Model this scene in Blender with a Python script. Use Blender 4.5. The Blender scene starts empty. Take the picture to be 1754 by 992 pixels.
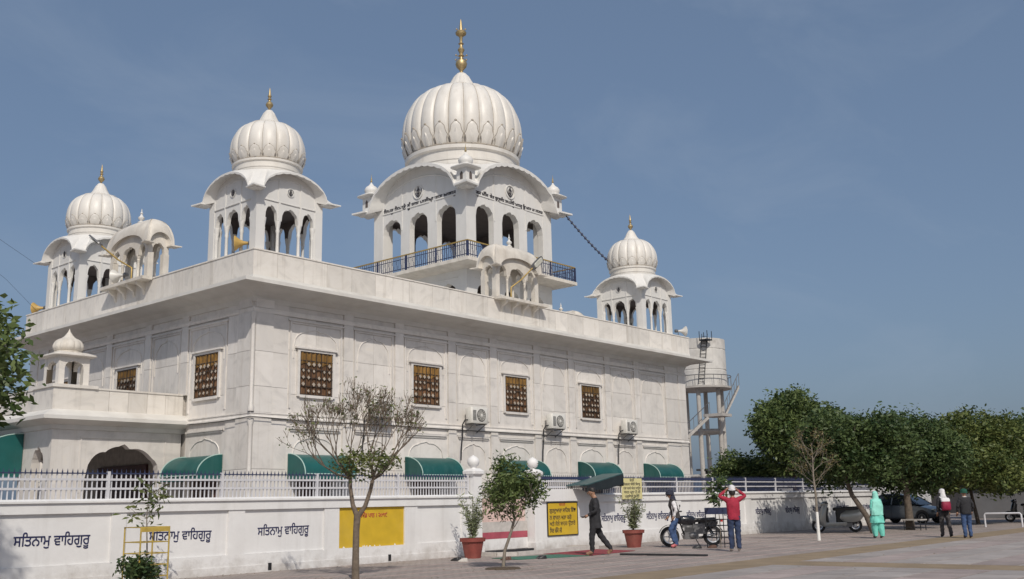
import bpy, bmesh, math, random
import numpy as np
from mathutils import Vector, Matrix, Quaternion
PI = math.pi
rad = math.radians
scene = bpy.context.scene
COL = scene.collection

# ------------------------------------------------------------------ camera
CAM = Vector((-16.8037, -23.9811, 1.4553))
YAW, PITCH, ROLL, FPX = rad(40.3891), rad(11.9653), rad(-1.2653), 1729.66
_f = Vector((math.cos(YAW)*math.cos(PITCH), math.sin(YAW)*math.cos(PITCH), math.sin(PITCH)))
_r = Vector((math.sin(YAW), -math.cos(YAW), 0)); _u = _r.cross(_f)
_r2 = _r*math.cos(ROLL) + _u*math.sin(ROLL); _u2 = -_r*math.sin(ROLL) + _u*math.cos(ROLL)
cd = bpy.data.cameras.new('camera'); cam = bpy.data.objects.new('camera', cd); COL.objects.link(cam)
cd.sensor_width = 36; cd.lens = FPX/1754*36; cd.clip_start = .1; cd.clip_end = 5000
cam.matrix_world = Matrix(((_r2.x, _u2.x, -_f.x, CAM.x), (_r2.y, _u2.y, -_f.y, CAM.y), (_r2.z, _u2.z, -_f.z, CAM.z), (0, 0, 0, 1)))
scene.camera = cam

# ------------------------------------------------------------------ sky, sun, exposure
SUN_AZ = math.atan2(-.81, -.59); SUN_EL = rad(41.5)
sun_vec = Vector((math.cos(SUN_AZ)*math.cos(SUN_EL), math.sin(SUN_AZ)*math.cos(SUN_EL), math.sin(SUN_EL)))
w = bpy.data.worlds.new('World'); scene.world = w; w.use_nodes = True
nt = w.node_tree; nt.nodes.clear()
out = nt.nodes.new('ShaderNodeOutputWorld'); bg = nt.nodes.new('ShaderNodeBackground')
sky = nt.nodes.new('ShaderNodeTexSky'); sky.sky_type = 'NISHITA'; sky.sun_disc = False
sky.sun_elevation = SUN_EL; sky.sun_rotation = math.atan2(sun_vec.x, sun_vec.y) % (2*PI)
sky.altitude = 200; sky.air_density = 1.0; sky.dust_density = 4.0; sky.ozone_density = 2.2
# a thin even veil of haze with faint cirrus over the whole sky
tc = nt.nodes.new('ShaderNodeTexCoord'); mp = nt.nodes.new('ShaderNodeMapping'); mp.inputs['Scale'].default_value = (1.2, 3.2, 5.0)
mp.inputs['Rotation'].default_value = (0, rad(18), rad(20))
nz = nt.nodes.new('ShaderNodeTexNoise'); nz.inputs['Scale'].default_value = 1.6; nz.inputs['Detail'].default_value = 7; nz.inputs['Roughness'].default_value = .58; nz.inputs['Distortion'].default_value = .6
cr = nt.nodes.new('ShaderNodeMapRange'); cr.inputs[1].default_value = .52; cr.inputs[2].default_value = .85; cr.inputs[3].default_value = .45; cr.inputs[4].default_value = .55
mx = nt.nodes.new('ShaderNodeMix'); mx.data_type = 'RGBA'
mx.inputs[7].default_value = (2.05, 2.95, 4.45, 1)
L = nt.links.new
L(tc.outputs['Generated'], mp.inputs['Vector']); L(mp.outputs[0], nz.inputs['Vector']); L(nz.outputs[0], cr.inputs[0])
L(cr.outputs[0], mx.inputs[0]); L(sky.outputs[0], mx.inputs[6])
ci = nt.nodes.new('ShaderNodeMapRange'); ci.inputs[1].default_value = .50; ci.inputs[2].default_value = .80; ci.inputs[3].default_value = 0; ci.inputs[4].default_value = .17
m3 = nt.nodes.new('ShaderNodeMix'); m3.data_type = 'RGBA'; m3.inputs[7].default_value = (4.6, 5.2, 6.0, 1)
L(nz.outputs[0], ci.inputs[0]); L(ci.outputs[0], m3.inputs[0]); L(mx.outputs[2], m3.inputs[6]); L(m3.outputs[2], bg.inputs['Color'])
bg.inputs['Strength'].default_value = .091
L(bg.outputs[0], out.inputs['Surface'])
sl = bpy.data.lights.new('sun', 'SUN'); sun = bpy.data.objects.new('sun', sl); COL.objects.link(sun)
sl.energy = 2.9; sl.angle = rad(.7); sl.color = (1.0, .93, .83)
sun.rotation_euler = (-sun_vec).to_track_quat('-Z', 'Y').to_euler(); sun.location = (0, 0, 40)
vs = scene.view_settings; vs.view_transform = 'Standard'; vs.look = 'None'; vs.exposure = 0; vs.gamma = 1; vs.use_curve_mapping = False

# ------------------------------------------------------------------ materials
MATS = {}
def mk(name, col, rough=.6, metal=0., var=.12, scale=4., bump=0., bscale=30., streak=0., spec=.5, objrand=0., dirt=0., dirtcol=(.25, .22, .18), trans=0., coat=0., splash=0.):
    """Principled material: base colour broken up by two noises, optional vertical grime streaks, dirt patches, bump."""
    m = bpy.data.materials.new(name); m.use_nodes = True; t = m.node_tree; n = t.nodes; k = t.links.new
    p = n['Principled BSDF']; p.inputs['Roughness'].default_value = rough; p.inputs['Metallic'].default_value = metal
    p.inputs['Specular IOR Level'].default_value = spec; p.inputs['Coat Weight'].default_value = coat
    if trans: p.inputs['Transmission Weight'].default_value = trans
    geo = n.new('ShaderNodeNewGeometry'); pos = geo.outputs['Position']
    if objrand:
        oi = n.new('ShaderNodeObjectInfo'); va = n.new('ShaderNodeVectorMath'); va.operation = 'SCALE'; va.inputs[0].default_value = (37, 53, 71)
        k(oi.outputs['Random'], va.inputs['Scale']); vb = n.new('ShaderNodeVectorMath'); vb.operation = 'ADD'; k(pos, vb.inputs[0]); k(va.outputs[0], vb.inputs[1]); pos = vb.outputs[0]
    a = n.new('ShaderNodeTexNoise'); a.inputs['Scale'].default_value = scale; a.inputs['Detail'].default_value = 5; k(pos, a.inputs['Vector'])
    mr = n.new('ShaderNodeMapRange'); mr.inputs[1].default_value = .3; mr.inputs[2].default_value = .7; mr.inputs[3].default_value = 1-var; mr.inputs[4].default_value = 1+var*.6; k(a.outputs[0], mr.inputs[0])
    val = mr.outputs[0]
    if objrand:
        m2 = n.new('ShaderNodeMapRange'); m2.inputs[3].default_value = 1-objrand; m2.inputs[4].default_value = 1+objrand*.35; k(oi.outputs['Random'], m2.inputs[0])
        mu = n.new('ShaderNodeMath'); mu.operation = 'MULTIPLY'; k(val, mu.inputs[0]); k(m2.outputs[0], mu.inputs[1]); val = mu.outputs[0]
    vm = n.new('ShaderNodeVectorMath'); vm.operation = 'SCALE'; vm.inputs[0].default_value = col[:3]; k(val, vm.inputs['Scale'])
    c = vm.outputs[0]
    def overlay(vec_scale, lo, hi, amt, colr, nscale=1., det=6):
        nonlocal c
        mp = n.new('ShaderNodeMapping'); mp.inputs['Scale'].default_value = vec_scale; k(pos, mp.inputs['Vector'])
        s = n.new('ShaderNodeTexNoise'); s.inputs['Scale'].default_value = nscale; s.inputs['Detail'].default_value = det; s.inputs['Roughness'].default_value = .65; k(mp.outputs[0], s.inputs['Vector'])
        r = n.new('ShaderNodeMapRange'); r.inputs[1].default_value = lo; r.inputs[2].default_value = hi; r.inputs[3].default_value = 0; r.inputs[4].default_value = amt; k(s.outputs[0], r.inputs[0])
        x = n.new('ShaderNodeMix'); x.data_type = 'RGBA'; x.inputs[7].default_value = (*colr, 1); k(r.outputs[0], x.inputs[0]); k(c, x.inputs[6]); c = x.outputs[2]
    if streak: overlay((3.2, 3.2, .22), .52, .8, streak, dirtcol)
    if dirt: overlay((1, 1, 1), .5, .78, dirt, dirtcol, .9)
    if splash:          # mud splashed up the lowest half metre, ragged upper edge
        sx = n.new('ShaderNodeSeparateXYZ'); k(geo.outputs['Position'], sx.inputs[0]); s_ = n.new('ShaderNodeTexNoise'); s_.inputs['Scale'].default_value = 2.2; s_.inputs['Detail'].default_value = 8; s_.inputs['Roughness'].default_value = .7; k(geo.outputs['Position'], s_.inputs['Vector'])
        z_ = n.new('ShaderNodeMapRange'); z_.inputs[1].default_value = 0; z_.inputs[2].default_value = .75; z_.inputs[3].default_value = .30; z_.inputs[4].default_value = -.22; k(sx.outputs[2], z_.inputs[0])
        ad = n.new('ShaderNodeMath'); ad.operation = 'ADD'; k(s_.outputs[0], ad.inputs[0]); k(z_.outputs[0], ad.inputs[1])
        r_ = n.new('ShaderNodeMapRange'); r_.inputs[1].default_value = .55; r_.inputs[2].default_value = .9; r_.inputs[4].default_value = splash; k(ad.outputs[0], r_.inputs[0])
        x_ = n.new('ShaderNodeMix'); x_.data_type = 'RGBA'; x_.inputs[7].default_value = (.40, .37, .34, 1); k(r_.outputs[0], x_.inputs[0]); k(c, x_.inputs[6]); c = x_.outputs[2]
    k(c, p.inputs['Base Color'])
    if bump:
        b = n.new('ShaderNodeTexNoise'); b.inputs['Scale'].default_value = bscale; b.inputs['Detail'].default_value = 4; k(pos, b.inputs['Vector'])
        bn = n.new('ShaderNodeBump'); bn.inputs['Strength'].default_value = bump; bn.inputs['Distance'].default_value = .02; k(b.outputs[0], bn.inputs['Height']); k(bn.outputs[0], p.inputs['Normal'])
    MATS[name] = m
    return m

def marble(name, base, tint, rnd=.10, grime=.38):
    m = bpy.data.materials.new(name); m.use_nodes = True; t = m.node_tree; n = t.nodes; k = t.links.new
    p = n['Principled BSDF']; p.inputs['Roughness'].default_value = .42; p.inputs['Specular IOR Level'].default_value = .35
    geo = n.new('ShaderNodeNewGeometry'); oi = n.new('ShaderNodeObjectInfo')
    va = n.new('ShaderNodeVectorMath'); va.operation = 'SCALE'; va.inputs[0].default_value = (131, 57, 83); k(oi.outputs['Random'], va.inputs['Scale'])
    vb = n.new('ShaderNodeVectorMath'); vb.operation = 'ADD'; k(geo.outputs['Position'], vb.inputs[0]); k(va.outputs[0], vb.inputs[1])
    # diagonal grey veining, different on every slab
    mp = n.new('ShaderNodeMapping'); mp.inputs['Rotation'].default_value = (.5, .8, .3); mp.inputs['Scale'].default_value = (.8, 1.6, 1.1); k(vb.outputs[0], mp.inputs['Vector'])
    v = n.new('ShaderNodeTexNoise'); v.inputs['Scale'].default_value = 1.5; v.inputs['Detail'].default_value = 8; v.inputs['Roughness'].default_value = .6; v.inputs['Distortion'].default_value = 1.4; k(mp.outputs[0], v.inputs['Vector'])
    r = n.new('ShaderNodeValToRGB'); e = r.color_ramp.elements
    e[0].position = .33; e[0].color = (*[q*.84 for q in base], 1); e[1].position = .58; e[1].color = (*base, 1)
    g = e.new(.47); g.color = (base[0]*.96, base[1]*.955, base[2]*.945, 1)
    h = e.new(.68); h.color = (*tint, 1); k(v.outputs[0], r.inputs['Fac'])
    m2 = n.new('ShaderNodeMapRange'); m2.inputs[3].default_value = 1-rnd; m2.inputs[4].default_value = 1+rnd*.4; k(oi.outputs['Random'], m2.inputs[0])
    vm = n.new('ShaderNodeVectorMath'); vm.operation = 'SCALE'; k(r.outputs[0], vm.inputs[0]); k(m2.outputs[0], vm.inputs['Scale'])
    # rain grime in thin vertical runs
    mq = n.new('ShaderNodeMapping'); mq.inputs['Scale'].default_value = (4.5, 4.5, .2); k(geo.outputs['Position'], mq.inputs['Vector'])
    s = n.new('ShaderNodeTexNoise'); s.inputs['Scale'].default_value = 1; s.inputs['Detail'].default_value = 6; s.inputs['Roughness'].default_value = .7; k(mq.outputs[0], s.inputs['Vector'])
    sr = n.new('ShaderNodeMapRange'); sr.inputs[1].default_value = .53; sr.inputs[2].default_value = .8; sr.inputs[4].default_value = grime; k(s.outputs[0], sr.inputs[0])
    x = n.new('ShaderNodeMix'); x.data_type = 'RGBA'; x.inputs[7].default_value = (.36, .31, .25, 1); k(sr.outputs[0], x.inputs[0]); k(vm.outputs[0], x.inputs[6])
    k(x.outputs[2], p.inputs['Base Color']); MATS[name] = m
    return m

marble('marble', (.735, .705, .67), (.75, .71, .655), .11)
marble('marble_parapet', (.735, .70, .65), (.70, .66, .60), .14, .62)
mk('joint', (.46, .43, .39), .8, var=.2, scale=8)
mk('dome_white', (.70, .675, .63), .46, var=.08, scale=1.5, streak=.42, dirt=.22, dirtcol=(.44, .38, .30), bump=.05, bscale=8)
mk('tower_white', (.69, .68, .655), .5, var=.05, scale=2, streak=.22, dirtcol=(.42, .37, .30), bump=.05)
mk('stone_stained', (.66, .62, .555), .6, var=.14, scale=3, streak=.45, dirt=.35, dirtcol=(.33, .26, .19), bump=.12)
mk('cornice', (.66, .645, .61), .6, var=.08, scale=2, dirt=.3, dirtcol=(.36, .29, .22), bump=.08)
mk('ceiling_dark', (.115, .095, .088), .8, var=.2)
mk('groove', (.36, .32, .27), .8, var=.2)
mk('brass', (.52, .40, .21), .48, .75, var=.2, scale=9)
mk('wall_paint', (.76, .755, .75), .6, var=.05, scale=1.2, streak=.42, dirt=.26, dirtcol=(.50, .48, .46), bump=.25, bscale=9, splash=.8)
mk('ink_blue', (.018, .022, .085), .6, var=.25, scale=20)
mk('ink_dark', (.035, .032, .04), .6, var=.3, scale=20)
mk('ink_red', (.42, .05, .05), .6)
mk('yellow_paint', (.60, .40, .025), .55, var=.10, scale=3, dirt=.14, dirtcol=(.55, .45, .25), bump=.05)
mk('board_cream', (.66, .60, .30), .55, var=.08)
mk('pink_paint', (.70, .52, .47), .6); mk('crimson', (.40, .085, .115), .6, var=.2)
mk('fence_white', (.60, .60, .63), .4, var=.06, scale=6, streak=.25, dirtcol=(.3, .24, .2))
mk('fence_navy', (.035, .045, .10), .45, var=.25, scale=8)
mk('iron_black', (.025, .027, .032), .45, .3, var=.3, scale=10)
mk('rail_gold', (.42, .29, .09), .45, .3, var=.25, scale=6)
mk('awning', (.011, .100, .094), .42, var=.18, scale=2, streak=.4, dirt=.25, dirtcol=(.09, .20, .18), objrand=.3)
mk('awning_edge', (.40, .56, .52), .5); mk('sheet_teal', (.05, .12, .125), .4, .2, var=.25, scale=3)
mk('sheet_dark', (.022, .03, .034), .5, .2, var=.3, scale=3)
mk('glass_dark', (.03, .022, .02), .15, var=.3, scale=2, spec=.5)
mk('door_maroon', (.07, .028, .026), .5, var=.3, scale=3)
mk('curtain', (.17, .088, .042), .75, var=.35, scale=5, bump=.2, objrand=.45)
mk('lattice', (.44, .38, .31), .5, var=.3, scale=6, objrand=.35); mk('window_iron', (.05, .035, .025), .5)
mk('curtain_gold', (.25, .135, .032), .7, var=.4, scale=6, objrand=.4)
mk('ac_white', (.68, .67, .63), .45, var=.06, scale=6, streak=.25, dirtcol=(.4, .35, .28))
mk('plastic_black', (.02, .02, .022), .45, var=.2); mk('rubber', (.018, .018, .019), .8, var=.25, scale=12)
mk('horn_yellow', (.50, .33, .10), .45, var=.12); mk('horn_grey', (.62, .61, .58), .4, var=.1)
mk('steel', (.55, .56, .58), .28, .9, var=.15); mk('chrome', (.75, .76, .78), .12, 1., var=.05)
mk('lamp_grey', (.16, .16, .165), .4, .3); mk('lamp_glass', (.62, .62, .55), .2)
mk('bark', (.115, .092, .072), .9, var=.35, scale=14, bump=.6, bscale=28)
mk('bark_pale', (.22, .19, .155), .9, var=.3, scale=12, bump=.5, bscale=24)
mk('twig', (.155, .122, .092), .9, var=.3, scale=12, bump=.5, bscale=24)
mk('whitewash', (.76, .75, .72), .8, var=.1, bump=.3)
mk('terracotta', (.25, .060, .048), .7, var=.18, scale=6, dirt=.2, dirtcol=(.4, .25, .2)); mk('soil', (.09, .065, .045), .95, var=.3, scale=20, bump=.5)
mk('guard_yellow', (.46, .33, .07), .5, var=.2, scale=8); mk('rust', (.24, .10, .05), .8, var=.3)
mk('concrete', (.42, .40, .375), .8, var=.14, scale=4, streak=.25, dirt=.3, dirtcol=(.22, .19, .16), bump=.3)
mk('tank_white', (.60, .585, .555), .8, var=.1, scale=2, streak=.4, dirt=.45, dirtcol=(.24, .21, .18), bump=.2)
mk('kerb', (.52, .49, .46), .8, var=.15, scale=6, bump=.3)
mk('mat_red', (.26, .045, .055), .95, var=.25, scale=9, bump=.4); mk('mat_green', (.055, .17, .12), .95, var=.25, scale=9, bump=.4)
mk('slate', (.03, .03, .033), .5, var=.3)
mk('skin', (.30, .165, .105), .5, var=.08, scale=10); mk('hair', (.015, .012, .011), .55)
mk('cloth_black', (.022, .022, .026), .85, var=.3, scale=9, bump=.9, bscale=11); mk('cloth_navy', (.025, .028, .05), .85, var=.3, scale=9, bump=.9, bscale=11)
mk('cloth_jeans', (.045, .085, .19), .85, var=.35, scale=7, bump=.9, bscale=11); mk('cloth_jeans_dark', (.028, .045, .10), .85, var=.4, scale=7, bump=.9, bscale=11)
mk('cloth_red', (.34, .018, .045), .8, var=.2, scale=8, bump=.9, bscale=11); mk('cloth_white', (.70, .69, .70), .8, var=.1, scale=8, bump=.9, bscale=11)
mk('cloth_teal', (.17, .60, .50), .8, var=.16, scale=6, bump=.9, bscale=11); mk('cloth_teal_light', (.28, .68, .58), .75, var=.14, scale=6, bump=.9, bscale=11)
mk('cloth_grey', (.055, .05, .052), .85, var=.25, scale=8, bump=.9, bscale=11); mk('cloth_green', (.01, .085, .055), .8, var=.2, bump=.9, bscale=11)
mk('bag_red', (.28, .012, .05), .6, var=.2); mk('shoe_pale', (.55, .52, .48), .6); mk('shoe_pink', (.55, .16, .17), .6); mk('shoe_brown', (.10, .05, .035), .6)
mk('car_grey', (.115, .135, .155), .3, .55, var=.05, scale=3, coat=.6); mk('car_glass', (.02, .024, .028), .06, spec=.8, var=.05)
mk('scooter_silver', (.34, .35, .34), .3, .35, var=.06, coat=.5); mk('bike_paint', (.012, .013, .018), .22, var=.1, coat=.6)
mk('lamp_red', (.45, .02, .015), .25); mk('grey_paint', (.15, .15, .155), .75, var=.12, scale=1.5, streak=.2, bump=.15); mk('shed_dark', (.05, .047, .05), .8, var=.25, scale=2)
mk('hedge_soil', (.2, .17, .13), .9, var=.25)

def leafmat(name, c1, c2, rough=.5):
    m = bpy.data.materials.new(name); m.use_nodes = True; t = m.node_tree; n = t.nodes; k = t.links.new; p = n['Principled BSDF']
    geo = n.new('ShaderNodeNewGeometry')
    r = n.new('ShaderNodeValToRGB'); r.color_ramp.elements[0].color = (*c1, 1); r.color_ramp.elements[1].color = (*c2, 1)
    nz_ = n.new('ShaderNodeTexNoise'); nz_.inputs['Scale'].default_value = 1.1; nz_.inputs['Detail'].default_value = 3; k(geo.outputs['Position'], nz_.inputs['Vector'])
    q_ = n.new('ShaderNodeMapRange'); q_.inputs[1].default_value = .32; q_.inputs[2].default_value = .68; q_.inputs[3].default_value = -.3; q_.inputs[4].default_value = .45; k(nz_.outputs[0], q_.inputs[0])
    a_ = n.new('ShaderNodeMath'); a_.operation = 'ADD'; a_.use_clamp = True; k(geo.outputs['Random Per Island'], a_.inputs[0]); k(q_.outputs[0], a_.inputs[1])
    k(a_.outputs[0], r.inputs['Fac']); k(r.outputs[0], p.inputs['Base Color'])
    p.inputs['Roughness'].default_value = rough; p.inputs['Specular IOR Level'].default_value = .35
    tr = n.new('ShaderNodeBsdfTranslucent'); k(r.outputs[0], tr.inputs['Color']); ms = n.new('ShaderNodeMixShader'); ms.inputs[0].default_value = .25
    k(p.outputs[0], ms.inputs[1]); k(tr.outputs[0], ms.inputs[2]); k(ms.outputs[0], n['Material Output'].inputs['Surface']); MATS[name] = m
leafmat('leaf_dark', (.030, .062, .022), (.108, .152, .052)); leafmat('leaf_mid', (.048, .085, .026), (.15, .195, .065))
leafmat('leaf_olive', (.06, .09, .028), (.17, .19, .06)); leafmat('leaf_dry', (.14, .12, .05), (.22, .17, .08))
leafmat('leaf_grey', (.13, .17, .085), (.30, .33, .19)); leafmat('leaf_yellowish', (.05, .085, .024), (.17, .20, .06))

def paving():
    m = bpy.data.materials.new('pavers'); m.use_nodes = True; t = m.node_tree; n = t.nodes; k = t.links.new; p = n['Principled BSDF']; p.inputs['Roughness'].default_value = .85
    geo = n.new('ShaderNodeNewGeometry')
    b = n.new('ShaderNodeTexBrick'); b.inputs['Scale'].default_value = 1; b.inputs['Brick Width'].default_value = .24; b.inputs['Row Height'].default_value = .12; b.inputs['Mortar Size'].default_value = .008
    b.inputs['Color1'].default_value = (.385, .338, .315, 1); b.inputs['Color2'].default_value = (.325, .283, .265, 1); b.inputs['Mortar'].default_value = (.19, .165, .15, 1); k(geo.outputs['Position'], b.inputs['Vector'])
    a = n.new('ShaderNodeTexNoise'); a.inputs['Scale'].default_value = .55; a.inputs['Detail'].default_value = 9; a.inputs['Roughness'].default_value = .62; k(geo.outputs['Position'], a.inputs['Vector'])
    r = n.new('ShaderNodeValToRGB'); e = r.color_ramp.elements; e[0].position = .3; e[0].color = (.72, .70, .69, 1); e[1].position = .72; e[1].color = (1.16, 1.13, 1.10, 1); k(a.outputs[0], r.inputs['Fac'])
    x = n.new('ShaderNodeMix'); x.data_type = 'RGBA'; x.blend_type = 'MULTIPLY'; x.inputs[0].default_value = 1; k(b.outputs[0], x.inputs[6]); k(r.outputs[0], x.inputs[7]); k(x.outputs[2], p.inputs['Base Color'])
    s2 = n.new('ShaderNodeTexNoise'); s2.inputs['Scale'].default_value = 2.4; s2.inputs['Detail'].default_value = 10; s2.inputs['Roughness'].default_value = .75; k(geo.outputs['Position'], s2.inputs['Vector'])
    q2 = n.new('ShaderNodeMapRange'); q2.inputs[1].default_value = .56; q2.inputs[2].default_value = .78; q2.inputs[4].default_value = .6; k(s2.outputs[0], q2.inputs[0])
    x2 = n.new('ShaderNodeMix'); x2.data_type = 'RGBA'; x2.inputs[7].default_value = (.16, .14, .125, 1); k(q2.outputs[0], x2.inputs[0]); k(x.outputs[2], x2.inputs[6]); k(x2.outputs[2], p.inputs['Base Color'])
    bn = n.new('ShaderNodeBump'); bn.inputs['Strength'].default_value = .5; bn.inputs['Distance'].default_value = .01; k(b.outputs['Fac'], bn.inputs['Height']); bn.invert = True; k(bn.outputs[0], p.inputs['Normal'])
    MATS['pavers'] = m
paving()
mk('paver_brown', (.265, .20, .128), .88, var=.2, scale=1.2, dirt=.25, dirtcol=(.30, .26, .20), bump=.3)
mk('paver_pink', (.42, .315, .29), .88, var=.2, scale=2.2, dirt=.3, dirtcol=(.24, .2, .18), bump=.3)
mk('paver_grey', (.36, .325, .308), .88, var=.16, scale=2.0, dirt=.3, dirtcol=(.22, .19, .17), bump=.3, objrand=.2)
mk('paver_rose', (.37, .308, .29), .88, var=.16, scale=2.0, dirt=.3, dirtcol=(.22, .19, .17), bump=.3, objrand=.2)

# ------------------------------------------------------------------ mesh helpers
def tag(o, label=None, cat=None, group=None, kind=None):
    if label: o['label'] = label
    if cat: o['category'] = cat
    if group: o['group'] = group
    if kind: o['kind'] = kind
    return o

class MB:
    """Collects shapes; build() links them as one mesh object."""
    def __init__(s): s.v = []; s.f = []; s.m = []; s.mi = 0
    def add(s, vs, fs):
        o = len(s.v); s.v += [tuple(v) for v in vs]; s.f += [tuple(i+o for i in f) for f in fs]; s.m += [s.mi]*len(fs); return s
    def box(s, x0, x1, y0, y1, z0, z1):
        return s.add([(x0, y0, z0), (x1, y0, z0), (x1, y1, z0), (x0, y1, z0), (x0, y0, z1), (x1, y0, z1), (x1, y1, z1), (x0, y1, z1)],
                     [(3, 2, 1, 0), (4, 5, 6, 7), (0, 1, 5, 4), (1, 2, 6, 5), (2, 3, 7, 6), (3, 0, 4, 7)])
    def cbox(s, c, sz): return s.box(c[0]-sz[0]/2, c[0]+sz[0]/2, c[1]-sz[1]/2, c[1]+sz[1]/2, c[2]-sz[2]/2, c[2]+sz[2]/2)
    def prism(s, pts, axis, a0, a1):
        """polygon in the plane perpendicular to axis, extruded from a0 to a1. axis 'y': pts are (x,z); 'x': (y,z); 'z': (x,y)"""
        def P(q, a): return {'y': (q[0], a, q[1]), 'x': (a, q[0], q[1]), 'z': (q[0], q[1], a)}[axis]
        n = len(pts); vs = [P(q, a0) for q in pts] + [P(q, a1) for q in pts]
        return s.add(vs, [tuple(range(n))[::-1], tuple(range(n, 2*n))] + [(i, (i+1) % n, n+(i+1) % n, n+i) for i in range(n)])
    def lathe(s, prof, n=24, c=(0, 0, 0), fn=None):
        vs = []; fs = []
        for r, z in prof:
            for i in range(n):
                a = 2*PI*i/n; rr = max(r, .0005)*(fn(a, z) if fn else 1); vs.append((c[0]+rr*math.cos(a), c[1]+rr*math.sin(a), c[2]+z))
        for j in range(len(prof)-1):
            for i in range(n): fs.append((j*n+i, j*n+(i+1) % n, (j+1)*n+(i+1) % n, (j+1)*n+i))
        fs.append(tuple(range(n))[::-1]); fs.append(tuple(range((len(prof)-1)*n, len(prof)*n)))
        return s.add(vs, fs)
    def tube(s, path, r, n=6):
        path = [Vector(p) for p in path]; rs = r if isinstance(r, (list, tuple)) else [r]*len(path); vs = []; fs = []; up = None
        for i, p in enumerate(path):
            t = (path[min(i+1, len(path)-1)]-path[max(i-1, 0)]); t = t.normalized() if t.length > 1e-9 else Vector((0, 0, 1))
            if up is None: up = Vector((1, 0, 0)) if abs(t.z) > .8 else Vector((0, 0, 1))
            a = t.cross(up); a = a.normalized() if a.length > 1e-6 else t.orthogonal().normalized(); b = a.cross(t); up = b
            for k in range(n):
                q = 2*PI*k/n; vs.append(p+(a*math.cos(q)+b*math.sin(q))*rs[i])
        for i in range(len(path)-1):
            for k in range(n): fs.append((i*n+k, i*n+(k+1) % n, (i+1)*n+(k+1) % n, (i+1)*n+k))
        fs.append(tuple(range(n))[::-1]); fs.append(tuple(range((len(path)-1)*n, len(path)*n)))
        return s.add(vs, fs)
    def loft(s, rings, n=16, power=2.):
        """rings: (cx,cy,cz,rx,ry[,tiltx]) super-ellipses joined bottom to top"""
        vs = []; fs = []
        for rg in rings:
            cx, cy, cz, rx, ry = rg[:5]
            for i in range(n):
                a = 2*PI*i/n; c, q = math.cos(a), math.sin(a)
                x = math.copysign(abs(c)**(2/power), c)*rx; y = math.copysign(abs(q)**(2/power), q)*ry
                vs.append((cx+x, cy+y, cz+(rg[5]*y if len(rg) > 5 else 0)))
        m = len(rings)
        for j in range(m-1):
            for i in range(n): fs.append((j*n+i, j*n+(i+1) % n, (j+1)*n+(i+1) % n, (j+1)*n+i))
        fs.append(tuple(range(n))[::-1]); fs.append(tuple(range((m-1)*n, m*n)))
        return s.add(vs, fs)
    def ball(s, c, r, n=12, m=8):
        rx, ry, rz = r if isinstance(r, (list, tuple)) else (r, r, r)
        return s.loft([(c[0], c[1], c[2]+rz*math.sin(-PI/2+PI*j/m), max(rx*math.cos(-PI/2+PI*j/m), .0004), max(ry*math.cos(-PI/2+PI*j/m), .0004)) for j in range(m+1)], n)
    def xf(s, M, start=0):
        for i in range(start, len(s.v)): s.v[i] = tuple(M @ Vector(s.v[i]))
        return s
    def mesh(s, name, mats, smooth=0):
        me = bpy.data.meshes.new(name); me.from_pydata(s.v, [], s.f)
        for q in (mats if isinstance(mats, (list, tuple)) else [mats]): me.materials.append(MATS[q])
        if len(me.materials) > 1: me.polygons.foreach_set('material_index', s.m)
        if smooth:
            me.polygons.foreach_set('use_smooth', [True]*len(me.polygons))
            if smooth < 180: me.set_sharp_from_angle(angle=rad(smooth))
        me.update(); return me
    def build(s, name, mats, parent=None, smooth=0, loc=None): return link(name, s.mesh(name, mats, smooth), parent, loc)

def link(name, me, parent=None, loc=None):
    """links a mesh whose vertices are in world space (loc None) or local to loc"""
    o = bpy.data.objects.new(name, me); COL.objects.link(o)
    if loc is not None: o.location = loc
    if parent is not None: attach(o, parent)
    return o
WORLD = {}
def attach(o, parent):
    o.parent = parent
    if parent.name in WORLD: o.matrix_parent_inverse = WORLD[parent.name].inverted()
def thing(name, label, cat, loc=(0, 0, 0), rz=0., group=None, world=False):
    """Empty at a thing's base. world=True: children are given in world space, else local."""
    o = bpy.data.objects.new(name, None); COL.objects.link(o); o.location = loc; o.rotation_euler = (0, 0, rz); o.empty_display_size = .2
    if world: WORLD[o.name] = Matrix.Translation(Vector(loc)) @ Matrix.Rotation(rz, 4, 'Z')
    return tag(o, label, cat, group)
KIDS = {}
def copy_tree(o, parent=None, loc=None, rz=None):
    c = o.copy(); COL.objects.link(c); c.parent = parent
    if loc is not None: c.location = loc
    if rz is not None: c.rotation_euler = (0, 0, rz)
    for ch in [q for q in bpy.data.objects if q.parent == o]: copy_tree(ch, c)
    return c
def text_mesh(body, size, extrude=.004, width=None, align='LEFT'):
    cu = bpy.data.curves.new('lettering', 'FONT'); cu.body = body; cu.size = size; cu.extrude = extrude; cu.align_x = align; cu.resolution_u = 3; cu.bevel_depth = size*rnd.uniform(.010, .018); cu.bevel_resolution = 0
    o = bpy.data.objects.new('lettering', cu); COL.objects.link(o)
    dg = bpy.context.evaluated_depsgraph_get(); me = bpy.data.meshes.new_from_object(o.evaluated_get(dg)); bpy.data.objects.remove(o)
    xs = [v.co.x for v in me.vertices]
    if width: 
        k = width/(max(xs)-min(xs)); me.transform(Matrix.Diagonal((k, 1, 1, 1)) @ Matrix.Translation((-min(xs), 0, 0)))
    return me
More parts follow.
